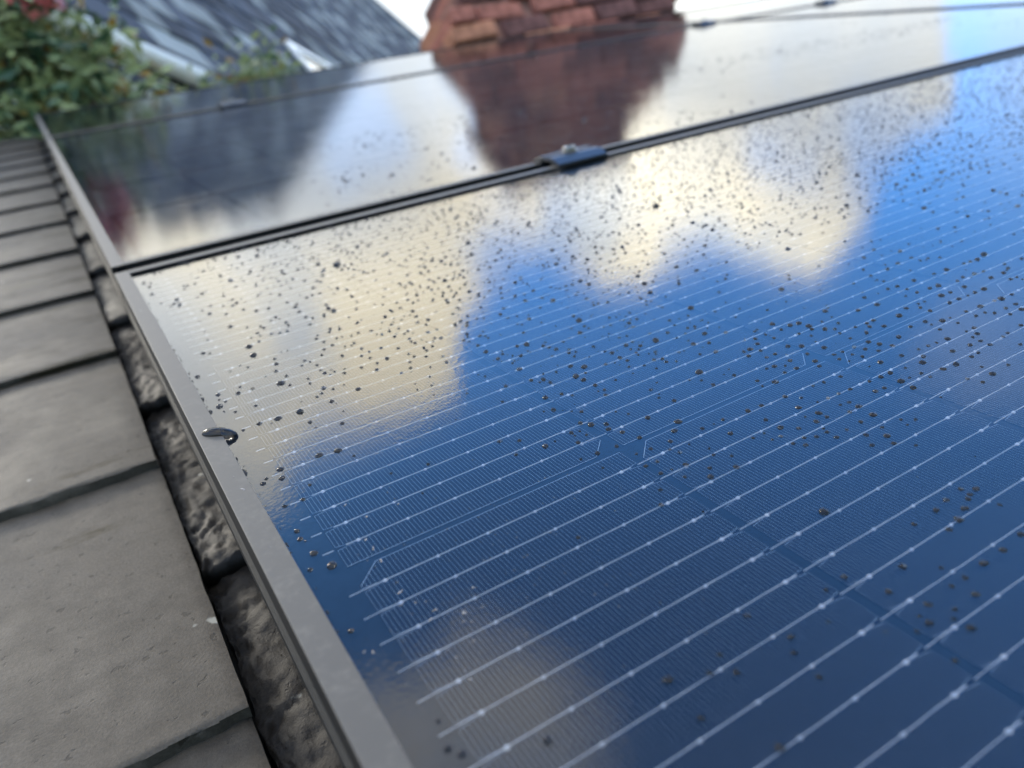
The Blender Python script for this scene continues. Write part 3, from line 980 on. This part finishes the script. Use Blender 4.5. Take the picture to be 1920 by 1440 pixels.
drops = sorted(DROPS, key=lambda p: -p[2] / cam_dist(p[0], p[1]))
rnd = random.Random(11)
for i, (x, y, d) in enumerate(drops[:285]):
    o = put('water_drop', DM[i % 8], None, None, (x, y, GZ), (d * rnd.uniform(0.92, 1.12), d * rnd.uniform(0.92, 1.12), d * rnd.uniform(0.8, 1.05)))
    o.rotation_euler = (Matrix.Rotation(PITCH, 3, 'X') @ Matrix.Rotation(rnd.uniform(0, 6.28), 3, 'Z')).to_euler()
    tag(o, 'clear round raindrop beading on the glass of the nearest panel', 'water drop', 'raindrops beading on the nearest panel')
# the remaining small beads, too many to count, one mass per panel
taken = {}


def free(x, y, r):
    k = (int(x // 6), int(y // 6))
    for a in (-1, 0, 1):
        for b in (-1, 0, 1):
            for (u, v, s) in taken.get((k[0] + a, k[1] + b), ()):
                if (u - x) ** 2 + (v - y) ** 2 < (0.85 * (r + s)) ** 2:
                    return False
    taken.setdefault(k, []).append((x, y, r))
    return True


for x, y, d in DROPS:
    free(x, y, d)
small = MB()


def bead(mb, x, y, d):
    V, F = DLOW[rnd.randrange(6)]
    c_, s_ = math.cos(rnd.uniform(0, 6.28)), math.sin(rnd.uniform(0, 6.28))
    e = rnd.uniform(0.94, 1.06)
    mb.add([(x + d * e * vx, y + d / e * vy, GZ + d * vz) for vx, vy, vz in V], F)


for x, y, d in drops[285:]:
    bead(small, x, y, d)
n_try = 0
while n_try < 30000:
    n_try += 1
    x, y = rnd.uniform(-4, 1300), rnd.uniform(-150, 364)
    dens = 0.0
    if y > 95 + 0.02 * x:
        dens = 0.55 * min(1.0, max(0.0, (x - 20 + 0.35 * (y - 120)) / 150.0)) + 0.05
        dens *= 0.75 + 0.6 * max(0.0, noise.noise(Vector((x * 0.012, y * 0.016, 3))) + 0.35)
    elif y > 0 and x > 180:
        dens = 0.16
    elif y > 30 and x > 95:
        dens = 0.75
    elif y > 10 and x > 60:
        dens = 0.22
    elif x > 30:
        dens = 0.012
    if rnd.random() > dens:
        continue
    d = min(3.2, max(0.35, rnd.lognormvariate(0.30, 0.36)))
    if y < 95:
        d *= rnd.choice((0.6, 0.8, 0.95, 1.15))
    if free(x, y, d):
        bead(small, x, y, d)
ob = put('water_drops', small.mesh('water_drops', M['water'], smooth=True))
tag(ob, 'fine scatter of small raindrops over the nearest panel', 'water drops', kind='stuff')
far = MB()
n_try = 0
while n_try < 9000:
    n_try += 1
    x, y = rnd.uniform(0, 1560), rnd.uniform(420, 1480)
    dens = 0.5 * max(0.0, noise.noise(Vector((x * 0.0015, y * 0.006, 9))) * 1.6 - 0.05)
    if rnd.random() > dens:
        continue
    bead(far, x, y, min(4, max(0.8, rnd.lognormvariate(0.7, 0.35))))
ob = put('water_drops', far.mesh('water_drops', M['water'], smooth=True))
tag(ob, 'blurred bands of raindrops on the second panel up the slope', 'water drops', kind='stuff')

# long bead that hangs over the inner edge of the frame
V, F = [], []
nu, nv = 40, 14
for j in range(nv + 1):
    t = j / nv
    for i in range(nu):
        a = 2 * math.pi * i / nu
        ux, uy = math.cos(a), math.sin(a)
        k = 1 - 0.16 * ux * uy
        rr = math.sin(t * math.pi / 2)
        x, y = 5.6 * k * rr * ux, 3.3 * k * rr * uy
        X, Y = -9.2 + x * 0.98 - y * 0.05, 101.6 + y - 0.42 * x
        base = 3.02 if X < -8.6 else 1.24
        side = min(1.0, max(0.0, (X + 14.5) / 10.5))
        h = 2.3 * math.cos(t * math.pi / 2) ** 1.0
        z = max(base, 3.02 - 1.35 * side * side + h) if t < 1 else base
        V.append((X, Y, z))
for j in range(nv):
    for i in range(nu):
        F.append((j * nu + i, (j + 1) * nu + i, (j + 1) * nu + (i + 1) % nu, j * nu + (i + 1) % nu))
mb = MB()
mb.add(V, F)
me = mb.mesh('water_drop', M['water'], smooth=True)
bm = bmesh.new()
bm.from_mesh(me)
bmesh.ops.remove_doubles(bm, verts=bm.verts, dist=1e-7)
bmesh.ops.recalc_face_normals(bm, faces=bm.faces)
bm.to_mesh(me)
bm.free()
tag(put('water_drop', me), 'largest water drop, long and shiny, lying across the left frame edge onto the glass', 'water drop')
# beads caught against the frame lip
for k, (x, y, sx, sy) in enumerate(((-8.2, 69.6, 1.7, 4.6), (-8.0, 126.0, 1.8, 2.8), (-8.1, 140.5, 1.3, 4.0))):
    o = put('water_drop', DM[k], None, None, (x, y, GZ), (sx, sy, 2.4))
    tag(o, ('narrow drop clinging to the frame lip just below the largest drop', 'dark drop clinging to the frame lip just above the largest drop',
            'pale drop clinging to the frame lip, farthest of three')[k], 'water drop')

# ------------------------------------------------------------------ dirt on the glass and frame
FL = ((966, 350), (1105, 293))
flakes = MB()


def flake(x, y, sx, sy, rotz, z=GZ + 0.02, th=0.10):
    n = 11
    ph = rnd.uniform(0, 6)
    ring = []
    for i in range(n):
        a = 2 * math.pi * i / n
        k = 1 + 0.28 * math.sin(2 * a + ph) + 0.22 * rnd.uniform(-1, 1)
        u, v = sx * k * math.cos(a), sy * k * math.sin(a)
        ring.append((u * math.cos(rotz) - v * math.sin(rotz), u * math.sin(rotz) + v * math.cos(rotz)))
    V = [(x + u, y + v, z) for u, v in ring] + [(x + 0.6 * u, y + 0.6 * v, z + th) for u, v in ring]
    flakes.add(V, [(i, (i + 1) % n, n + (i + 1) % n, n + i) for i in range(n)] + [tuple(range(n, 2 * n))])


FLAKES = ((6.9, 36, 0.3), (10.9, 36.1, 0.42), (12.2, 28.5, 0.73), (10.8, 8.1, 0.61), (15, 18.3, 0.67), (11, 3, 0.67), (25, 18.1, 0.61), (10.7, -3.5, 0.73), (24.9, 26.1, 0.36), (15.2, 36.3, 0.24), (9.1, 34.5, 0.24), (25.3, 21.5, 0.42), (10.5, -14.3, 0.39), (9.9, -18.3, 0.79), (11.3, -24.3, 0.56), (13.9, -29.7, 0.79), (11.8, -32, 0.62), (19.3, -35, 0.73), (23.3, -36.2, 0.45), (25.3, -28.6, 0.62), (10.7, -43.1, 0.51), (11.1, -46.6, 0.45), (16.6, -44.6, 0.51), (17.8, -37.5, 0.39), (8, -22.9, 0.45), (-5.1, -31.9, 0.39), (-3.4, -33.2, 0.56), (-5.1, -23.3, 0.68), (10.9, -54, 0.51), (11.2, -51.1, 0.39), (14.5, -50.4, 0.39), (13.5, -25.6, 0.34), (9, -27.6, 0.34))
for x, y, s in FLAKES:
    flake(x, y, s, s * rnd.uniform(0.35, 0.7), rnd.uniform(-0.4, 1.3))
for _ in range(150):
    x, y = rnd.gauss(34, 20), rnd.gauss(-26, 24)
    if x > -6:
        flake(x, y, rnd.uniform(0.08, 0.34), rnd.uniform(0.06, 0.22), rnd.uniform(0, 3))
for _ in range(50):
    flake(rnd.uniform(-5, 230), rnd.uniform(-90, 150), rnd.uniform(0.06, 0.2), rnd.uniform(0.05, 0.14), rnd.uniform(0, 3))
for x, y, s in ((-13.4, 281.5, 2.0), (-11.5, 56.5, 0.9), (-12.4, 50.2, 0.35), (-12.2, 66.0, 0.45), (-15.9, 279, 0.8), (-11, 88, 0.3), (-13, 150, 0.35), (-12.6, 20, 0.4)):
    flake(x, y, s * 0.6, s, 0.1, 3.02)
tag(put('dirt_flakes', flakes.mesh('dirt_flakes', M['dirt'])), 'pale dried dirt flakes on the glass near the lower left', 'dirt', kind='stuff')
gr = MB()
for _ in range(40):
    x, y = rnd.uniform(-8.4, -7.2), rnd.uniform(-70, 365)
    s = rnd.uniform(0.25, 0.8)
    gr.add([(x + s * 0.5 * math.cos(a), y + s * 1.6 * math.sin(a), GZ) for a in (0, 1.2, 2.4, 3.6, 4.9)] + [(x, y, GZ + s * 0.7)], [(i, (i + 1) % 5, 5) for i in range(5)])
for _ in range(22):
    x, y = rnd.uniform(0, 330), 369.0 + rnd.uniform(-1.2, 0.4)
    s = rnd.uniform(0.5, 1.6)
    gr.add([(x + s * 2.0 * math.cos(a), y + s * 0.5 * math.sin(a), GZ) for a in (0, 1.2, 2.4, 3.6, 4.9)] + [(x, y, GZ + s * 0.9)], [(i, (i + 1) % 5, 5) for i in range(5)])
tag(put('grit', gr.mesh('grit', M['grit'])), 'dark grit caught along the inner lip of the nearest frame', 'grit', kind='stuff')
bug = lathe([(0.2, 0.0), (1.0, 0.15), (1.35, 0.7), (1.1, 1.3), (0.4, 1.6)], 12, M['grit'], 'debris_speck')
o = put('debris_speck', bug, None, None, (287, 214, GZ), (2.1, 1.0, 1.0))
tag(o, 'dark oval speck of debris among the drops below the clamp', 'debris')

# ------------------------------------------------------------------ chimney
ch = bpy.data.objects.new('chimney', None)
COL.objects.link(ch)
ch.location = (1.94, 2.6, 0.95)
tag(ch, 'weathered red brick chimney rising behind the ridge', 'chimney')


def lerp(tab, z):
    for (z0, v0), (z1, v1) in zip(tab, tab[1:]):
        if z <= z1:
            t = max(0.0, (z - z0) / (z1 - z0))
            return v0 + (v1 - v0) * t
    return tab[-1][1]


XL = ((0.9, 1.36), (1.34, 1.39), (1.70, 1.58), (1.95, 1.79), (2.3, 1.84))
XRR = ((0.9, 2.46), (1.34, 2.47), (1.50, 2.66), (1.64, 2.67), (1.95, 2.47), (2.3, 2.46))
YB = ((0.9, 2.90), (1.4, 2.88), (2.3, 2.72))
BR = {}
for nm in ('brick_red', 'brick_orange', 'brick_dark'):
    for hd in (0, 1):
        bm = bmesh.new()
        bmesh.ops.create_cube(bm, size=1.0)
        for v in bm.verts:
            v.co.x *= 0.215 if not hd else 0.1025
            v.co.y *= 0.1025
            v.co.z *= 0.063
        bmesh.ops.bevel(bm, geom=list(bm.edges), offset=0.006, segments=1, affect='EDGES')
        me = bpy.data.meshes.new('brick')
        bm.to_mesh(me)
        bm.free()
        me.materials.append(M[nm])
        BR[nm, hd] = me
core = MB()
rb_ = random.Random(3)
nz = 0
z = 0.93
while z < 2.06:
    xl, xr, yb = lerp(XL, z), lerp(XRR, z), lerp(YB, z)
    yf = 2.35
    core.box(*[v * 1000 for v in (xl + 0.018, xr - 0.018, yf + 0.018, yb - 0.018, z - 0.0375, z + 0.0376)])

    def brick(x, y, rz, hd):
        nm = rb_.choices(('brick_red', 'brick_orange', 'brick_dark'), (0.58, 0.17, 0.25))[0]
        o = bpy.data.objects.new('brick', BR[nm, hd])
        COL.objects.link(o)
        o.parent = ch
        o.location = Vector((x + rb_.uniform(-0.012, 0.012), y + rb_.uniform(-0.012, 0.006), z + rb_.uniform(-0.006, 0.006))) - ch.location
        o.scale = (rb_.uniform(0.85, 1.1), rb_.uniform(0.9, 1.15), rb_.uniform(0.85, 1.2))
        o.rotation_euler = (rb_.uniform(-0.04, 0.04), rb_.uniform(-0.04, 0.04), rz + rb_.uniform(-0.04, 0.04))

    if z > 1.22:
        x = xl + (0.1125 if nz % 2 else 0.0) + 0.108
        while x < xr - 0.02:
            brick(min(x, xr - 0.108), yf + 0.05 + rb_.uniform(-0.008, 0.006), 0, 0)
            x += 0.225
        if nz % 2:
            brick(xl + 0.052, yf + 0.052, 0, 1)
        y = yf + (0.1125 if not nz % 2 else 0.0) + 0.108 + 0.10
        while y < yb - 0.05:
            brick(xl + 0.05 + rb_.uniform(-0.006, 0.006), y, math.pi / 2, 0)
            y += 0.225
    z += 0.075
    nz += 1
xl, xr, yb = lerp(XL, z), lerp(XRR, z), lerp(YB, z)
core_me = core.mesh('mortar_core', M['mortar'])
for v in core_me.vertices:
    v.co -= ch.location
co = bpy.data.objects.new('mortar_core', core_me)
COL.objects.link(co)
co.parent = ch
cap = MB()
cap.box((xl - 0.03) * 1000, (xr + 0.03) * 1000, 2320, (yb + 0.03) * 1000, (z - 0.036) * 1000, (z + 0.03) * 1000)
cme = cap.mesh('coping', M['mortar'])
for v in cme.vertices:
    v.co -= ch.location
co = bpy.data.objects.new('coping', cme)
COL.objects.link(co)
co.parent = ch

# ------------------------------------------------------------------ neighbouring house
az = math.radians(41.343)
hx, hy = Vector((math.sin(az), math.cos(az), 0)), Vector((-math.cos(az), math.sin(az), 0))
HO = Vector((-0.0315, -0.2153, 0.0266))
house = bpy.data.objects.new('slate_house', None)
COL.objects.link(house)
house.location = (HO.x, HO.y, -5.0)
house.rotation_euler = (0, 0, math.atan2(hx.y, hx.x))
tag(house, 'neighbouring house with a steep blue grey slate roof behind the trees', 'house')
HZ = HO.z + 5.0                                 # camera height above the house base
E0, E1 = (2.30, 2.29 + HZ), (4.74, 9.0 + HZ)    # (distance, height) of eaves and ridge


def rp(x, s, up=0.0):
    """point on the house roof: x along the eaves, s from eaves 0 to ridge 1"""
    dy, dz = E1[0] - E0[0], E1[1] - E0[1]
    L = math.hypot(dy, dz)
    return (x, E0[0] + dy * s - dz / L * up, E0[1] + dz * s + dy / L * up)


def hput(name, verts, faces, mat, parent=house, smooth=False):
    o = bpy.data.objects.new(name, raw_mesh(name, verts, faces, [mat] if not isinstance(mat, (list, tuple)) else mat, smooth))
    COL.objects.link(o)
    o.parent = parent
    return o


XA, XB, XT = 2.3, 26.0, 10.0
bk = 2 * E1[0] - E0[0]
hroof = hput('roof', [rp(XA, -0.02, -0.03), rp(XB, -0.02, -0.03), rp(XB, 1, -0.03), rp(XT, 1, -0.03), (XA, bk, E0[1] - 0.1), (XB, bk, E0[1] - 0.1)],
             [(0, 1, 2, 3), (3, 2, 5, 4), (0, 3, 4), (1, 5, 2), (0, 4, 5, 1)], M['far_slate'])
hput('wall', [(XA + 0.1, 2.5, 0), (XB - 0.1, 2.5, 0), (XB - 0.1, bk - 0.2, 0), (XA + 0.1, bk - 0.2, 0),
              (XA + 0.1, 2.5, E0[1] - 0.12), (XB - 0.1, 2.5, E0[1] - 0.12), (XB - 0.1, bk - 0.2, E0[1] - 0.12), (XA + 0.1, bk - 0.2, E0[1] - 0.12)],
     [(0, 1, 5, 4), (1, 2, 6, 5), (2, 3, 7, 6), (3, 0, 4, 7)], M['render'])
slope_len = math.hypot(E1[0] - E0[0], E1[1] - E0[1])
G2, W2 = 0.22, 0.25
pl = []
rs0 = random.Random(2)
for i in range(int(slope_len / G2)):
    s0 = i * G2 / slope_len
    xa = XA + (XT - XA) * s0
    x = XA + rs0.uniform(0, W2)
    while x < xa:
        x += W2
    while x < XB - W2:
        pl.append((x, s0, i))
        x += W2
tilt = math.atan2(E1[1] - E0[1], E1[0] - E0[0])
bm = bmesh.new()
bmesh.ops.create_cube(bm, size=1.0)
for v in bm.verts:
    v.co = Vector(((v.co.x + 0.5) * (W2 - 0.012), (v.co.y + 0.5) * (G2 + 0.03), (v.co.z + 0.5) * 0.034))
fs = []
for mn in ('far_slate', 'far_slate_pale'):
    me = bpy.data.meshes.new('slate')
    bm.to_mesh(me)
    me.materials.append(M[mn])
    fs.append(me)
bm.free()
rs = random.Random(5)


def pale(x, i):
    return rs.random() < 0.30


# visible ones nearest to us are single slates, the far rest one mass
pl.sort(key=lambda t: (t[0] - 4.5) ** 2 + (t[1] * slope_len * 1.3 - 0.8) ** 2)
massV, massF, massI = [], [], []
for n_, (x, s0, i) in enumerate(pl):
    up = 0.004 + rs.uniform(0, 0.012)
    pv = rp(x, s0, up)
    if n_ < 290:
        o = bpy.data.objects.new('slate', fs[1 if pale(x, i) else 0])
        COL.objects.link(o)
        o.parent = hroof
        o.location = pv
        o.rotation_euler = (tilt - 0.03, 0, rs.uniform(-0.006, 0.006))
    else:
        m4 = Matrix.Translation(pv) @ Matrix.Rotation(tilt - 0.03, 4, 'X')
        n0 = len(massV)
        massV += [tuple(m4 @ v.co) for v in fs[0].vertices]
        massF += [tuple(n0 + k for k in p.vertices) for p in fs[0].polygons]
        massI += [1 if pale(x, i) else 0] * len(fs[0].polygons)
o = hput('slates', massV, massF, [M['far_slate'], M['far_slate_pale']], hroof)
o.data.polygons.foreach_set('material_index', massI)
o['kind'] = 'stuff'


def hbox(name, x0, x1, y0, y1, z0, z1, mat, parent=house):
    return hput(name, [(x0, y0, z0), (x1, y0, z0), (x1, y1, z0), (x0, y1, z0), (x0, y0, z1), (x1, y0, z1), (x1, y1, z1), (x0, y1, z1)],
                [(3, 2, 1, 0), (4, 5, 6, 7), (0, 1, 5, 4), (1, 2, 6, 5), (2, 3, 7, 6), (3, 0, 4, 7)], mat, parent)


def half_round(name, x0, x1, yc, zc, r, mat):
    V, F = [], []
    n = 10
    for x in (x0, x1):
        for i in range(n + 1):
            a = math.pi + math.pi * i / n
            V.append((x, yc + r * math.cos(a), zc + r * math.sin(a)))
        for i in range(n, -1, -1):
            a = math.pi + math.pi * i / n
            V.append((x, yc + (r - 0.006) * math.cos(a), zc + (r - 0.006) * math.sin(a)))
    k = 2 * (n + 1)
    F = [(i, (i + 1) % k, k + (i + 1) % k, k + i) for i in range(k)]
    F += [tuple(range(k))[::-1], tuple(range(k, 2 * k))]
    return hput(name, V, F, mat, smooth=False)


half_round('gutter', 1.45, 3.86, 2.24, E0[1] + 0.02, 0.062, M['white'])
hbox('fascia', 1.5, 3.84, 2.31, 2.335, E0[1] - 0.16, E0[1] - 0.045, M['white'])
for k, x in enumerate((2.1, 2.75, 3.35, 3.62)):
    wf = hbox('window_frame', x, x + 0.21, 2.47, 2.53, E0[1] - 0.95, E0[1] - 0.20, M['white'])
    hbox('pane', x + 0.04, x + 0.17, 2.455, 2.465, E0[1] - 0.85, E0[1] - 0.42, M['pane'], wf)
# roof window
rwf = house
fv = []
for x0, x1, s0, s1, nm in ((6.3, 7.45, 0.190, 0.199, 'top'), (6.3, 7.45, 0.105, 0.113, 'b'), (6.3, 6.36, 0.113, 0.190, 'l'), (7.39, 7.45, 0.113, 0.190, 'r')):
    fv.append((x0, x1, s0, s1))
V, F = [], []
for x0, x1, s0, s1 in fv:
    n0 = len(V)
    V += [rp(x0, s0, 0.02), rp(x1, s0, 0.02), rp(x1, s1, 0.02), rp(x0, s1, 0.02), rp(x0, s0, 0.07), rp(x1, s0, 0.07), rp(x1, s1, 0.07), rp(x0, s1, 0.07)]
    F += [tuple(n0 + q_ for q_ in f) for f in ((3, 2, 1, 0), (4, 5, 6, 7), (0, 1, 5, 4), (1, 2, 6, 5), (2, 3, 7, 6), (3, 0, 4, 7))]
rw = hput('roof_window', V, F, M['white'])
hput('pane', [rp(6.36, 0.113, 0.05), rp(7.39, 0.113, 0.05), rp(7.39, 0.190, 0.05), rp(6.36, 0.190, 0.05)], [(0, 1, 2, 3)], M['pane'], rw)
hput('ridge', [rp(XT - 0.1, 0.985, 0.03), rp(XB, 0.985, 0.03), rp(XB, 1.0, 0.10), rp(XT - 0.1, 1.0, 0.10), (XT - 0.1, E1[0] + 0.15, E1[1] - 0.1), (XB, E1[0] + 0.15, E1[1] - 0.1)],
     [(0, 1, 2, 3), (3, 2, 5, 4)], M['far_slate'])


# ------------------------------------------------------------------ trees beyond the roof
def tree(name, label, base, blobs, n_leaf, mix_, seed, leaf=(0.035, 0.075), red=None):
    r = random.Random(seed)
    root = bpy.data.objects.new(name, None)
    COL.objects.link(root)
    root.location = base
    tag(root, label, 'tree')
    B = Vector(base)
    V, F = [], []

    def limb(a, b, ra, rb2, n=7):
        d = (b - a).normalized()
        u = d.orthogonal().normalized()
        v = d.cross(u)
        n0 = len(V)
        for p, rr in ((a, ra), ((a + b) / 2 + Vector((r.uniform(-1, 1), r.uniform(-1, 1), 0)) * 0.03, (ra + rb2) / 2), (b, rb2)):
            for i in range(n):
                t = 2 * math.pi * i / n
                V.append(tuple(p - B + (u * math.cos(t) + v * math.sin(t)) * rr))
        for j in range(2):
            for i in range(n):
                F.append((n0 + j * n + i, n0 + j * n + (i + 1) % n, n0 + (j + 1) * n + (i + 1) % n, n0 + (j + 1) * n + i))

    low = min(b[0].z for b in blobs)
    cxy = sum((b[0] for b in blobs), Vector()) / len(blobs)
    fork = Vector((B.x * 0.5 + cxy.x * 0.5, B.y * 0.5 + cxy.y * 0.5, low - 0.5))
    limb(B, fork, 0.11, 0.075)
    for c, rad, wt in blobs:
        limb(fork, c, 0.05, 0.015)
        for _ in range(7):
            d = Vector((r.gauss(0, 1), r.gauss(0, 1), r.gauss(0.3, 1))).normalized()
            limb(c, c + Vector((d.x * rad[0], d.y * rad[1], d.z * rad[2])) * 0.9, 0.012, 0.004, 5)
    t = bpy.data.objects.new('trunk', raw_mesh('trunk', V, F, [M['bark']], True))
    COL.objects.link(t)
    t.parent = root
    LV, LF, LI = [], [], []
    tot = sum(b[2] for b in blobs)
    for c, rad, wt in blobs:
        tufts = []
        for _ in range(max(8, int(60 * wt))):
            d = Vector((r.gauss(0, 1), r.gauss(0, 1), r.gauss(0, 1))).normalized() * (r.random() ** 0.45)
            tufts.append((c + Vector((d.x * rad[0], d.y * rad[1], d.z * rad[2])), r.choices((0, 1, 2), mix_)[0]))
        for _ in range(int(n_leaf * wt / tot)):
            tc_, mi = r.choice(tufts)
            p = tc_ + Vector((r.gauss(0, 1), r.gauss(0, 1), r.gauss(0, 1))) * 0.055
            if r.random() < 0.25:
                mi = r.choices((0, 1, 2), mix_)[0]
            ln = r.uniform(*leaf)
            a = Vector((r.gauss(0, 1), r.gauss(0, 1), r.gauss(-0.2, 0.7))).normalized()
            s = a.orthogonal().normalized()
            s = (Matrix.Rotation(r.uniform(0, 6.28), 3, a) @ s) * ln * 0.20
            nrm = a.cross(s).normalized() * ln * 0.06
            n0 = len(LV)
            p = p - B
            LV += [tuple(p), tuple(p + a * ln * 0.5 + s - nrm), tuple(p + a * ln), tuple(p + a * ln * 0.5 - s - nrm)]
            LF.append((n0, n0 + 1, n0 + 2, n0 + 3))
            LI.append(mi)
    cr = bpy.data.objects.new('crown', raw_mesh('crown', LV, LF, [M['leaf_dark'], M['leaf_light'], M['leaf_gold']], False, LI))
    COL.objects.link(cr)
    cr.parent = root
    if red:
        c, rad, k = red
        RV, RF = [], []
        for _ in range(k):
            d = Vector((r.gauss(0, 1), r.gauss(0, 1), r.gauss(0, 1))).normalized() * (r.random() ** 0.5)
            p = c + Vector((d.x * rad[0], d.y * rad[1], d.z * rad[2])) - B
            a = Vector((r.gauss(0, 1), r.gauss(0, 1), r.gauss(0, 1))).normalized()
            s = a.orthogonal().normalized()
            ln = r.uniform(0.05, 0.09)
            n0 = len(RV)
            RV += [tuple(p), tuple(p + a * ln * 0.5 + s * ln * 0.25), tuple(p + a * ln), tuple(p + a * ln * 0.5 - s * ln * 0.25)]
            RF.append((n0, n0 + 1, n0 + 2, n0 + 3))
        ro = bpy.data.objects.new('red_leaves', raw_mesh('red_leaves', RV, RF, [M['leaf_red']]))
        ro['label'] = 'spray of red leaves'
        COL.objects.link(ro)
        ro.parent = root
    return root


def at(azd, eld, d):
    """point d metres away from the place the photographer stood, at a compass and a height angle"""
    a, e = math.radians(azd), math.radians(eld)
    return HO + Vector((math.sin(a) * math.cos(e), math.cos(a) * math.cos(e), math.sin(e))) * d


tree('leafy_tree', 'leafy green tree with golden sprays beyond the far left corner of the panels', (0.0, 3.1, -5.0),
     [(at(-1, 29, 3.0), (0.30, 0.28, 0.24), 1.0), (at(4.0, 28, 3.05), (0.20, 0.25, 0.20), 0.7), (at(1.5, 34, 3.1), (0.24, 0.25, 0.20), 0.7),
      (at(6.4, 25.4, 3.0), (0.12, 0.2, 0.09), 0.35), (at(-5, 31.5, 3.1), (0.3, 0.3, 0.26), 0.8), (at(-8, 26, 3.1), (0.3, 0.3, 0.3), 0.8), (at(0.5, 24.5, 2.9), (0.3, 0.25, 0.14), 0.7)],
     5400, (0.36, 0.57, 0.07), 21, (0.035, 0.08), red=(at(3.2, 34.4, 2.9), (0.075, 0.075, 0.13), 150))
tree('young_tree', 'low yellow green tree top showing over the ridge before the slate house', (0.95, 3.9, -5.0),
     [(at(12.9, 25.2, 3.3), (0.09, 0.10, 0.06), 0.6), (at(16.0, 25.2, 3.3), (0.11, 0.12, 0.07), 1.0)],
     1300, (0.25, 0.62, 0.13), 8, (0.03, 0.06))
